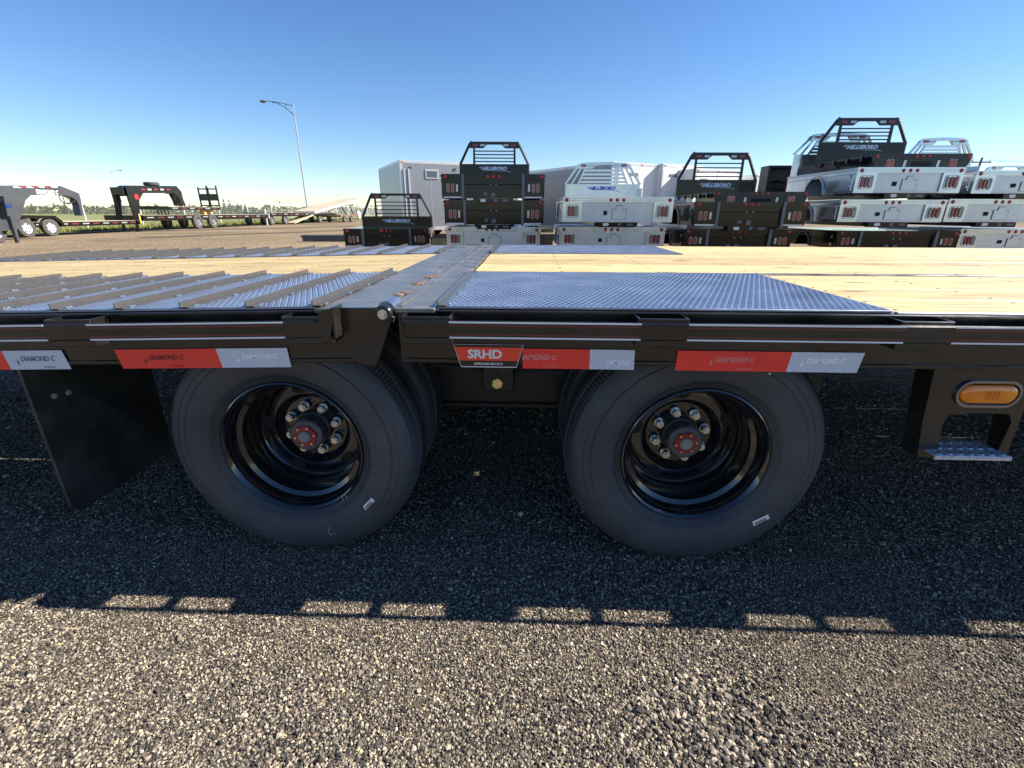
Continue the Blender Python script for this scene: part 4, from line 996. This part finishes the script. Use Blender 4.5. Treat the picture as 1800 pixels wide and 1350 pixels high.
root = van(c1, ang+PI, L2, 2.4, 2.95, M_boxg, 'silver-grey enclosed trailer with sloping roofline behind the two-high silver stack', None)
c0 = corner(1092, 2.95, 284)
van(corner(1082, 2.95, 284.5), .5, 2.7, 5.0, 2.95, M_boxw, 'white enclosed trailer whose end shows right of the silver rack', 'ROYAL', wx=.95)
van(corner(1166, 2.95, 288), .5, 2.2, 5.5, 2.95, M_boxw, 'white enclosed trailer with dark lettering left of the tall black rack', 'ROYAL', wx=.6)
van(corner(1224, 2.75, 296), .5, 2.6, 5.0, 2.75, M_boxw, 'white enclosed trailer seen through the black rack of the flat bed', 'ROYAL', wx=.5)
van(corner(1332, 2.6, 307), .5, 2.2, 5.0, 2.6, M_boxw, 'white enclosed trailer with plain end between flat bed and dark cabinet')

# ================================================================== THE ROW OF TRAILERS AT LEFT
XN = -22.0; XFp = -24.3
def bgwheel(parent, x, y, r, mm, w=.22, dual=False):
    m = MB(); m.lathe([(r*.58, -w/2), (r*.93, -w/2), (r, -w*.38), (r, w*.38), (r*.93, w/2), (r*.58, w/2)], (x, y, r), 'X', 28, True); t = m.build('wheel', M_rub2, parent, smooth=True)
    m = MB(); s = 1
    m.lathe([(r*.60, w/2-.01), (r*.52, w/2-.05), (r*.30, w/2-.07), (r*.26, w/2-.03), (0, w/2-.03)], (x, y, r), 'X', 24); m.build('rim', mm, t, smooth=True)
    for k in range(6):
        a = k*PI/3; m = MB(); m.lathe([(0, w/2-.045), (r*.07, w/2-.045), (r*.07, w/2-.08)], (x, y+r*.43*math.cos(a), r+r*.43*math.sin(a)), 'X', 8); m.build('rim_hole_shade', M_dk, t)  # near-black discs paint the shade of openings not cut in the rim
M_rub2 = mat('tyre_far', (.05, .05, .05), .8, dust=.3, vscale=6)
def Yat(px, X=XN): return onX(px, 375, X)[0]
def tape_run(root, x, ya, yb, z0, z1, n):
    for i in range(n):
        y = ya+(yb-ya)*(i+.1)/n; m = MB(); m.box(x, x+.012, y, y+(yb-ya)/n*.62, z0, z1); m.build('reflector', M_tapered if i % 2 else M_tapew, root)
def deckbody(root, xn, xf, ya, yb, zt, th, plankn=7, n=8):
    m = MB(); m.box(xn-.02, xn, ya, yb, zt-th, zt, .005); m.build('side_beam', M_bed, root)
    m = MB(); m.box(xf, xf+.02, ya, yb, zt-th, zt, .005); m.build('side_beam', M_bed, root)
    m = MB(); m.box(xf+.02, xn-.02, ya, ya+.02, zt-th, zt-.005); m.build('end_beam', M_bed, root)
    m = MB(); m.box(xf+.02, xn-.02, yb-.02, yb, zt-th, zt-.005); m.build('end_beam', M_bed, root)
    for a, b in bounds(xf+.02, xn-.02, plankn):
        m = MB(); m.box(a+.004, b-.004, ya+.02, yb-.02, zt-.04, zt+.012); m.build('plank', M_deckpale, root)
    tape_run(root, xn, ya+.2, yb-.2, zt-th*.30-.055, zt-th*.30, n)
# nearest grey gooseneck, its trailer runs out of the frame to the left
XA = -18.6
def poly(pts, X): return [onX(a, b, X) for a, b in pts]
A = tag(empty('gooseneck_trailer', (XA, 14.0, 0)), 'dark grey gooseneck trailer with white lettering on its neck, cut by left edge', 'trailer', 'trailers parked in a row beyond the yard')
neck = poly([(-70, 331), (16, 326), (107, 327), (139, 340), (142, 350), (147.5, 379), (143, 379), (139, 360), (134, 350), (120, 344), (100, 341), (54, 343.5), (45, 352), (39, 375), (34, 388), (15, 386), (6, 345), (-70, 345)], XA)
m = MB(); m.prism(neck, 'X', XA-.30, XA); m.build('neck', M_grey, A, fixn=True)
m = MB(); m.prism(poly([(-60, 386), (36, 386), (37, 402), (28, 404), (-60, 412)], XA), 'X', XA-2.0, XA-.02); m.build('front_beam', M_grey, A, fixn=True)
lg = poly([(14, 380), (20, 379), (24, 395), (32, 425), (29, 427), (24, 412)], XA+.05)
m = MB(); m.prism(lg, 'X', XA+.0, XA+.12); m.build('jack_leg', M_grey, A, fixn=True)
m = MB(); m.prism(poly([(-90, 398), (5, 393), (5, 402), (-90, 412)], XA), 'X', XA-2.4, XA-.1); m.build('side_beam', M_bed, A, fixn=True)
ya, za = onX(64, 337, XA+.01); yb_, zb_ = onX(102, 336, XA+.01)
m = MB(); text(m, 'DIAMOND C', (ya+yb_)/2, za, (yb_-ya), .17, lambda u, v: (XA+.008, u, v), .04); m.build('lettering', M_white, A)
for (p, q) in ((30, 329), (52, 329), (72, 328.5), (95, 328.5)):
    y_, z_ = onX(p, q, XA+.01); m = MB(); m.box(XA, XA+.012, y_-.14, y_+.14, z_-.02, z_+.02); m.build('reflector', M_white, A)
for (p, q) in ((40, 328.7), (62, 328.5), (84, 328.3)):
    y_, z_ = onX(p, q, XA+.01); m = MB(); m.box(XA, XA+.012, y_-.14, y_+.14, z_-.02, z_+.02); m.build('reflector', M_lred, A)
y_, z_ = onX(15, 361, XA+.01); m = MB(); m.prism([(y_-.13, z_+.05), (y_+.13, z_+.05), (y_+.09, z_-.08), (y_-.09, z_-.08)], 'X', XA, XA+.012); m.build('emblem', M_navy, A, fixn=True)
m = MB(); pts_ = [onX(p, q, XA+.03) for p, q in ((103, 341), (106, 352), (112, 356), (121, 358), (130, 355), (133, 350))]; m.tube([(XA+.03, p, q) for p, q in pts_], .02, 5); m.build('cable', M_dk, A)
m = MB(); pts_ = [onX(p, q, XA+.03) for p, q in ((110, 345), (114, 357), (120, 359), (124, 354), (118, 350))]; m.tube([(XA+.03, p, q) for p, q in pts_], .018, 5); m.build('cable', M_dk, A)
bgwheel(A, XA-.3, onX(2, 420, XA-.2)[0]-.1, .38, M_wheels)
bgwheel(A, XA-.3, onX(2, 420, XA-.2)[0]-1.1, .38, M_wheels)
m = MB(); m.box(XA-2.2, XA-.35, onX(-30, 380, XA)[0], onX(9, 380, XA)[0], .75, 1.45, .02); m.build('toolbox', M_grey, A)

# second gooseneck trailer with fenders and silver wheels
Bt = tag(empty('gooseneck_trailer', (XN-1.2, 24, 0)), 'black gooseneck trailer with silver wheels and round red badge, behind the grey neck', 'trailer', 'trailers parked in a row beyond the yard')
yB0, yB1 = Yat(-60), Yat(243); zd = onX(150, 389.5, XN)[1]
deckbody(Bt, XN, XFp, yB0, yB1, zd, .20, 7, 14)
for p in (45, 88):
    y_ = onX(p, 402, XN+.12)[0]; bgwheel(Bt, XN+.12, y_, .39, M_wheels); bgwheel(Bt, XFp-.12, y_, .39, M_wheels)
fd = poly([(14, 381), (22, 378), (95, 379), (108, 388), (114, 397), (110, 398), (102, 389), (92, 383.5), (68, 384), (64, 390), (60, 384), (24, 384), (16, 388)], XN+.24)
for xx in (XN+.02, ): m = MB(); m.prism(fd, 'X', xx, xx+.26); m.build('fender', M_bed, Bt, fixn=True)
rs = poly([(221, 329), (227, 326), (310, 327), (319, 337), (322, 350), (327, 361), (321, 362), (317, 352), (312, 342), (303, 339.5), (252, 339.5), (248, 345), (225, 345)], XN-.2)
nr = poly([(224, 340), (251, 340), (245, 352), (246, 375), (249, 392), (240, 394), (234, 372), (226, 350)], XN-.19)
m = MB(); m.prism(nr, 'X', XN-.27, XN-.188); m.build('riser', M_bed, Bt, fixn=True)
m = MB(); m.prism(rs, 'X', XN-.75, XN-.2); nk = m.build('neck', M_bed, Bt, fixn=True)
ry = [(p, q) for p, q in poly([(221, 329), (236, 329), (243, 360), (247, 394), (236, 394), (232, 370), (226, 348)], XN)]
ry2 = poly([(221, 329), (229, 329), (238, 352), (240, 394), (234, 394), (229, 358)], XN)
for xx in (XN-.80,):
    m = MB(); m.prism(ry2, 'X', xx-.12, xx); m.build('riser', M_bed, Bt, fixn=True)
m = MB(); m.box(XN-.85, XN-.2, ry[0][0], ry[0][0]+.06, ry[0][1]-.38, ry[0][1]); m.build('riser_panel', M_bed, Bt)
for xx in (XN-.05, XN-.85):
    m = MB(); q = onX(241, 392, XN); m.box(xx-.05, xx+.05, q[0]-.05, q[0]+.09, 0.02, zd+.5, .005); m.box(xx-.1, xx+.1, q[0]-.1, q[0]+.14, 0, .025); m.build('jack_leg', M_bed, Bt)
m = MB(); q = onX(246, 389, XN+.02); m.box(XN+.02, XN+.05, q[0]-.02, q[0]+.08, .45, .95); m.build('jack_handle', M_jack, Bt)
y_, z_ = onX(241.5, 346, XN-.14); m = MB(); m.lathe([(.0, .012), (.16, .012), (.16, 0)], (XN-.195, y_, z_), 'X', 20); bd_ = m.build('badge', M_lred, Bt)
for p in range(5):
    y_, z_ = onX(252+p*11, 333.3, XN-.19); m = MB(); m.box(XN-.2, XN-.185, y_-.15, y_+.13, z_-.03, z_+.04); m.build('reflector', (M_lred, M_white)[p % 2], nk)
y_, z_ = onX(266, 324, XN-.5); m = MB(); m.lathe([(0, -.08), (.34, -.10), (.40, -.05), (.40, .05), (.34, .10), (.0, .10)], (XN-.5, y_, z_+.02), 'Z', 20); m.build('spare_wheel', M_rub2, Bt, smooth=True)
m = MB(); pts_ = [onX(p, q, XN-.15) for p, q in ((310, 342), (307, 352), (310, 359), (316, 360), (319, 352))]; m.tube([(XN-.15, p, q) for p, q in pts_], .022, 5); m.build('cable', M_dk, Bt)

# third: long deck with raised ramps
Ct = tag(empty('deck_trailer', (XN-1.2, 35, 0)), 'black deck trailer with twin ramps standing up on its stacked upper deck', 'trailer', 'trailers parked in a row beyond the yard')
yC0, yC1 = Yat(250), Yat(470); zd = onX(340, 378, XN)[1]
deckbody(Ct, XN, XFp, yC0, yC1, zd, .30, 7, 16)
for p in (345, 372):
    y_ = Yat(p); bgwheel(Ct, XN-.05, y_, .46, M_wheelg); bgwheel(Ct, XFp+.15, y_, .40, M_wheelg)
Cu = tag(empty('stacked_deck', (XN-1.2, 34, zd)), 'small black trailer deck with upright ramps stacked on the long deck trailer', 'trailer', 'trailers parked in a row beyond the yard')
zu = onX(330, 364, XN-.1)[1]
deckbody(Cu, XN-.1, XFp+.3, Yat(302), Yat(392), zu, .16, 5, 6)
m = MB(); m.box(XFp+.3, XN-.1, Yat(279), Yat(302), zu-.02, zu+.03); m.build('ramp_plate', M_bed, Cu)
for k in range(4): m = MB(); y_ = Yat(281+k*6); m.box(XN-.14, XN-.1, y_, y_+.08, zd+.02, zu); m.build('ramp_bar', M_bed, Cu)
for p in (367, 378): m = MB(); y_ = Yat(p); m.box(XN-.6, XN-.3, y_, y_+.25, zd+.012, zu-.16); m.build('timber_spacer', M_timber, Cu)
# ramps stand across the deck, facing along it
za_, zb2 = onX(365, 362, XN-.5)[1], onX(360, 328, XN-.5)[1]; ym_ = Yat(388, XN-.35)
for k, xo in enumerate((XN-.35, XN-1.05)):
    r = MB(); w_ = .62
    for e in (0, w_): r.box(xo-e-.05, xo-e, ym_, ym_+.12, zu+.02, zb2+(.12 if e == 0 else .0))
    rp = r.build('ramp', M_bed, Cu)
    for q in range(4): m = MB(); zz = zu+.1+(zb2-zu-.25)*q/3; m.box(xo-w_, xo, ym_+.02, ym_+.09, zz, zz+(.08 if q != 1 else .4)); m.build('ramp_rung', M_bedg, rp)

# fourth and fifth: further decks, the last one tilted up
Dt = tag(empty('deck_trailer', (XN-1.2, 46, 0)), 'black deck trailer with tail lights, between the ramp trailer and the tilted deck', 'trailer', 'trailers parked in a row beyond the yard')
deckbody(Dt, XN, XFp, Yat(474), Yat(546), onX(500, 374, XN)[1], .30, 7, 7)
for p in (478, 502): bgwheel(Dt, XN-.15, Yat(p), .40, M_wheelg); bgwheel(Dt, XFp+.15, Yat(p), .40, M_wheelg)
m = MB(); q = Yat(474); m.box(XFp+.1, XN-.05, q-.06, q, .55, .95); tb = m.build('tail_board', M_white, Dt)
for x in (XN-.2, XN-.6, XN-1.1, XN-1.6, XN-2.0): m = MB(); m.box(x-.12, x, q-.08, q-.061, .62, .78); m.build('tail_light', M_lred, tb)
m = MB(); q2 = Yat(472); m.box(XN-.3, XN-.2, q2-.1, q2, 0.0, 1.3); m.build('jack_leg', M_wheels, Dt)
m = MB(); y0_, y1_ = Yat(512), Yat(548); m.prism([(y0_, .05), (y1_, .75), (y1_, .83), (y0_, .13)], 'X', XN-.9, XN+.2); m.build('loading_ramp', M_deckpale, Dt, fixn=True)
Et = tag(empty('tilt_trailer', (XN-1.2, 55, 0)), 'farthest trailer of the row with its pale wooden deck tilted up', 'trailer', 'trailers parked in a row beyond the yard')
ze = onX(560, 374, XN)[1]
m = MB(); m.box(XFp, XN, Yat(548), Yat(592), ze-.32, ze-.08, .01); m.build('frame', M_bed, Et)
for p in (563, 580): bgwheel(Et, XN-.15, Yat(p), .42, M_wheelg); bgwheel(Et, XFp+.15, Yat(p), .42, M_wheelg)
m = MB(); q = Yat(588); m.box(XFp+.1, XN-.05, q-.06, q, .55, .95); tb = m.build('tail_board', M_white, Et)
for x in (XN-.2, XN-.6, XN-1.1): m = MB(); m.box(x-.12, x, q-.08, q-.061, .62, .78); m.build('tail_light', M_lred, tb)
pA = onX(553, 373, XN); pB = onX(637, 349, XN)
for i, (a, b) in enumerate(bounds(XFp, XN, 6)):
    m = MB(); m.prism([(pA[0], pA[1]), (pB[0], pB[1]), (pB[0], pB[1]+.07), (pA[0], pA[1]+.07)], 'X', a+.004, b-.004); m.build('plank', M_deckpale, Et, fixn=True)
for x in (XN, XFp): m = MB(); m.prism([(pA[0], pA[1]-.16), (pB[0], pB[1]-.16), (pB[0], pB[1]+.04), (pA[0], pA[1]+.04)], 'X', x, x+.03); m.build('deck_beam', M_trim, Et, fixn=True)
for p in (605, 618): q = onX(p, 372, XN); t_ = (q[0]-pA[0])/(pB[0]-pA[0]); m = MB(); m.tube([(XN-.3, q[0]+1.5, .6), (XN-.3, q[0], pA[1]+(pB[1]-pA[1])*t_-.1)], .06, 6); m.build('lift_strut', M_bed, Et)
Gt = tag(empty('utility_trailer', (-20.6, 60, 0)), 'small trailer with white fender just left of the lone black bed', 'trailer', 'trailers parked in a row beyond the yard')
X6 = -20.5
m = MB(); m.box(X6-2, X6, Yat(598, X6), Yat(640, X6), .55, .75, .02); m.build('frame', M_timberd, Gt)
for p in (604, 616): bgwheel(Gt, X6, Yat(p, X6), .36, M_wheelg)
m = MB(); m.lathe([(0, -.1), (.42, -.1), (.45, 0), (.42, .1), (0, .1)], (X6+.1, Yat(629, X6), .75), 'X', 20); m.build('white_fender', M_white, Gt, smooth=True)

# ================================================================== FENCE, LAMPS, POLES, TREES
XFE = -27.9; fe = tag(empty('chain_link_fence', (XFE, 50, 0)), 'galvanised chain-link fence with top rail along the far side of the yard', 'fence')
HF = 1.85; ys = [12+4.55*k for k in range(24)]
for y in ys:
    m = MB(); m.tube([(XFE, y, 0), (XFE, y, HF+.02)], .042, 8); m.build('post', M_railw, fe)
m = MB(); m.tube([(XFE, ys[0], HF), (XFE, ys[-1], HF)], .036, 6); m.build('top_rail', M_railw, fe)
m = MB(); sp = .075; h_ = HF-.06; y = ys[0]
while y < ys[-1]-h_:
    for d in (1, -1):
        ya_, yb2 = (y, y+h_) if d > 0 else (y+h_, y); x = XFE+.04+.003*d; t = .0022
        m.add([(x, ya_-t, .05), (x, ya_+t, .05), (x, yb2+t, .05+h_), (x, yb2-t, .05+h_), (x+.002, ya_, .05), (x+.002, yb2, .05+h_)], [(0, 1, 2, 3), (0, 3, 5, 4), (1, 4, 5, 2)])
    y += sp
part(m, 'wire_mesh', M_galv, None, fe, kind='stuff')

def street_lamp(px, ytop, Y, H, arm, side, label, r0=.10):
    x, _ = onY(px, 372, Y); root = tag(empty('street_lamp', (x, Y, 0)), label, 'street lamp')
    m = MB(); m.tube([(x, Y, 0), (x, Y, H)], [r0, r0*.55], 10); m.build('pole', M_pole, root, smooth=True)
    P1 = [(x+side*arm*t, Y, H-.35+.95*math.sin(t*PI/2)*.55*arm/3.4) for t in np.linspace(0, .93, 8)]
    m = MB(); m.tube(P1, .042*r0/.1, 6)
    if arm > 3:
        P2 = [(x+side*arm*t, Y, H-1.25+1.25*math.sin(t/.72*PI/2)) for t in np.linspace(0, .72, 7)]
        m.tube(P2, .035, 6)
        for t in (.25, .48): 
            za = H-.35+.95*math.sin(t*PI/2)*.55; zb = H-1.25+1.25*math.sin(t/.72*PI/2); m.tube([(x+side*arm*t, Y, za), (x+side*arm*t, Y, zb)], .03, 5)
    m.build('arm', M_poled, root)
    e = P1[-1]; hd = MB(); bm = bmesh.new(); bmesh.ops.create_uvsphere(bm, u_segments=12, v_segments=8, radius=1)
    for v in bm.verts: v.co = Vector((e[0]+side*.28+v.co.x*.38, e[1]+v.co.y*.16, e[2]-.02+v.co.z*(.12 if v.co.z > 0 else .17)))
    hd.addbm(bm); hd.build('lamp_head', M_poled, root, smooth=True); return root
street_lamp(541, 180, 56, 12.0, 3.1, -1, 'tall street lamp with curved truss arm reaching left against the sky', .095)
street_lamp(213, 303, 140, 11.8, 2.9, 1, 'small distant street lamp above the second gooseneck neck', .09)
street_lamp(597, 345, 330, 11.6, 3.0, 1, 'tiny distant street lamp above the tilted wooden deck', .12)
def utility_pole(px, ytop, Y, label, lean=0, arm=1.2, wires=None):
    x, z = onY(px, ytop, Y); root = tag(empty('utility_pole', (x, Y, 0)), label, 'utility pole', 'utility poles far behind')
    m = MB(); m.tube([(x-lean*z, Y, 0), (x, Y, z)], [.16, .10], 8); m.build('pole', M_wpole, root)
    m = MB(); m.box(x-arm, x+arm, Y-.06, Y+.06, z-.55, z-.42); m.build('crossarm', M_wpole, root)
    for k in (-1, 0, 1): m = MB(); m.tube([(x+k*arm*.9, Y, z-.42), (x+k*arm*.9, Y, z-.2)], .05, 6); m.build('insulator', M_galv, root)
    if wires:
        for k in (-1, 1):
            m = MB(); P_ = [(x+k*arm*.9+(wires-x)*t, Y+6*t, z-.22-2.0*4*t*(1-t)*.35) for t in np.linspace(0, 1, 14)]; m.tube(P_, .016, 4); m.build('wire', M_dk, root)
utility_pole(1727, 277, 62, 'leaning utility pole with crossarm behind the stacks at right', .08, 1.1, 110)
utility_pole(491, 353, 200, 'far utility pole on the horizon left of the tall street lamp')
utility_pole(570, 359, 260, 'far utility pole on the horizon right of the tall street lamp')
utility_pole(628, 361, 280, 'far utility pole on the horizon above the tilted deck')
# conifers and the low wood along the field
def conifer(px, yt, Y, label):
    x, z = onY(px, yt, Y); root = tag(empty('conifer_tree', (x, Y, 0)), label, 'tree', 'conifers standing above the far wood')
    m = MB(); m.tube([(x, Y, 0), (x, Y, z*.9)], [.14, .03], 6); m.build('trunk', M_wpole, root)
    m = MB(); R0 = z*.20
    for k in range(420):
        t = random.random()**.8; zz = z*(.12+.88*t); r = R0*(1-t)*(.35+.75*random.random())+.05; a = random.random()*2*PI
        c = Vector((x+r*math.cos(a), Y+r*math.sin(a), zz)); s = .10+.22*(1-t)
        d = Vector((math.cos(a), math.sin(a), -.35)); q = Vector((-math.sin(a), math.cos(a), 0))
        m.add([(c-q*s*.5)[:], (c+q*s*.5)[:], (c+d*s*1.3)[:], (c+Vector((0, 0, s*.6)))[:]], [(0, 1, 2), (0, 2, 3), (1, 3, 2)])
    m.build('crown', M_conif, root)
for i, (p, q, Y, lb) in enumerate(((54, 357, 172, 'dark conifer on the horizon seen under the grey neck'), (112, 356, 170, 'dark conifer on the horizon just left of the grey coupler'), (392, 350, 168, 'tall dark conifer just right of the raised ramps'), (402, 351.5, 175, 'second tall conifer right of the raised ramps'), (417, 358, 180, 'shorter conifer right of the conifer pair'), (430, 359, 176, 'low conifer at the right end of the conifer group'))):
    conifer(p, q, Y, lb)
m = MB()
for k in range(15000):
    px = random.uniform(-420, 1250) if k % 4 else random.uniform(1250, 2300)
    Y = random.uniform(178, 215); x = onY(px, 372, Y)[0]
    top = 2.6+1.5*noise.noise(Vector((px*.035, 0, 0)))+1.0*noise.noise(Vector((px*.16, 4, 0)))+.5*random.random()
    c = Vector((x+random.gauss(0, .5), Y, random.uniform(0, max(.6, top)))); s = random.uniform(.25, .75)
    a = Vector([random.gauss(0, 1) for _ in range(3)]).normalized()*s; b = Vector([random.gauss(0, 1) for _ in range(3)]).normalized()*s
    m.add([(c-a)[:], (c+b)[:], (c+a)[:], (c-b)[:]], [(0, 1, 2, 3)])
o = m.build('distant_wood', M_woods, origin=(0, 0, 0)); tag(o, 'low hazy green wood along the horizon beyond the grass field', 'woodland', None, 'stuff')
# rough grass tufts along the yard edge and field near the fence
m = MB()
for k in range(26000):
    y = random.uniform(14, 95); x = -25.2-abs(random.gauss(0, 1))*2.6-(random.random()*16 if k % 2 else 0)
    h_ = random.uniform(.05, .22)*(1.5 if -28.6 < x < -27.4 else 1); w_ = .02+.0006*y; a = random.random()*PI
    dx_, dy_ = math.cos(a)*w_, math.sin(a)*w_; lx_, ly_ = random.gauss(0, .06), random.gauss(0, .06)
    m.add([(x-dx_, y-dy_, 0), (x+dx_, y+dy_, 0), (x+lx_, y+ly_, h_)], [(0, 1, 2)])
o = m.build('grass_tufts', M_grass, origin=(0, 0, 0)); tag(o, 'rough yellow-green grass growing along the fence line', 'grass', None, 'stuff')
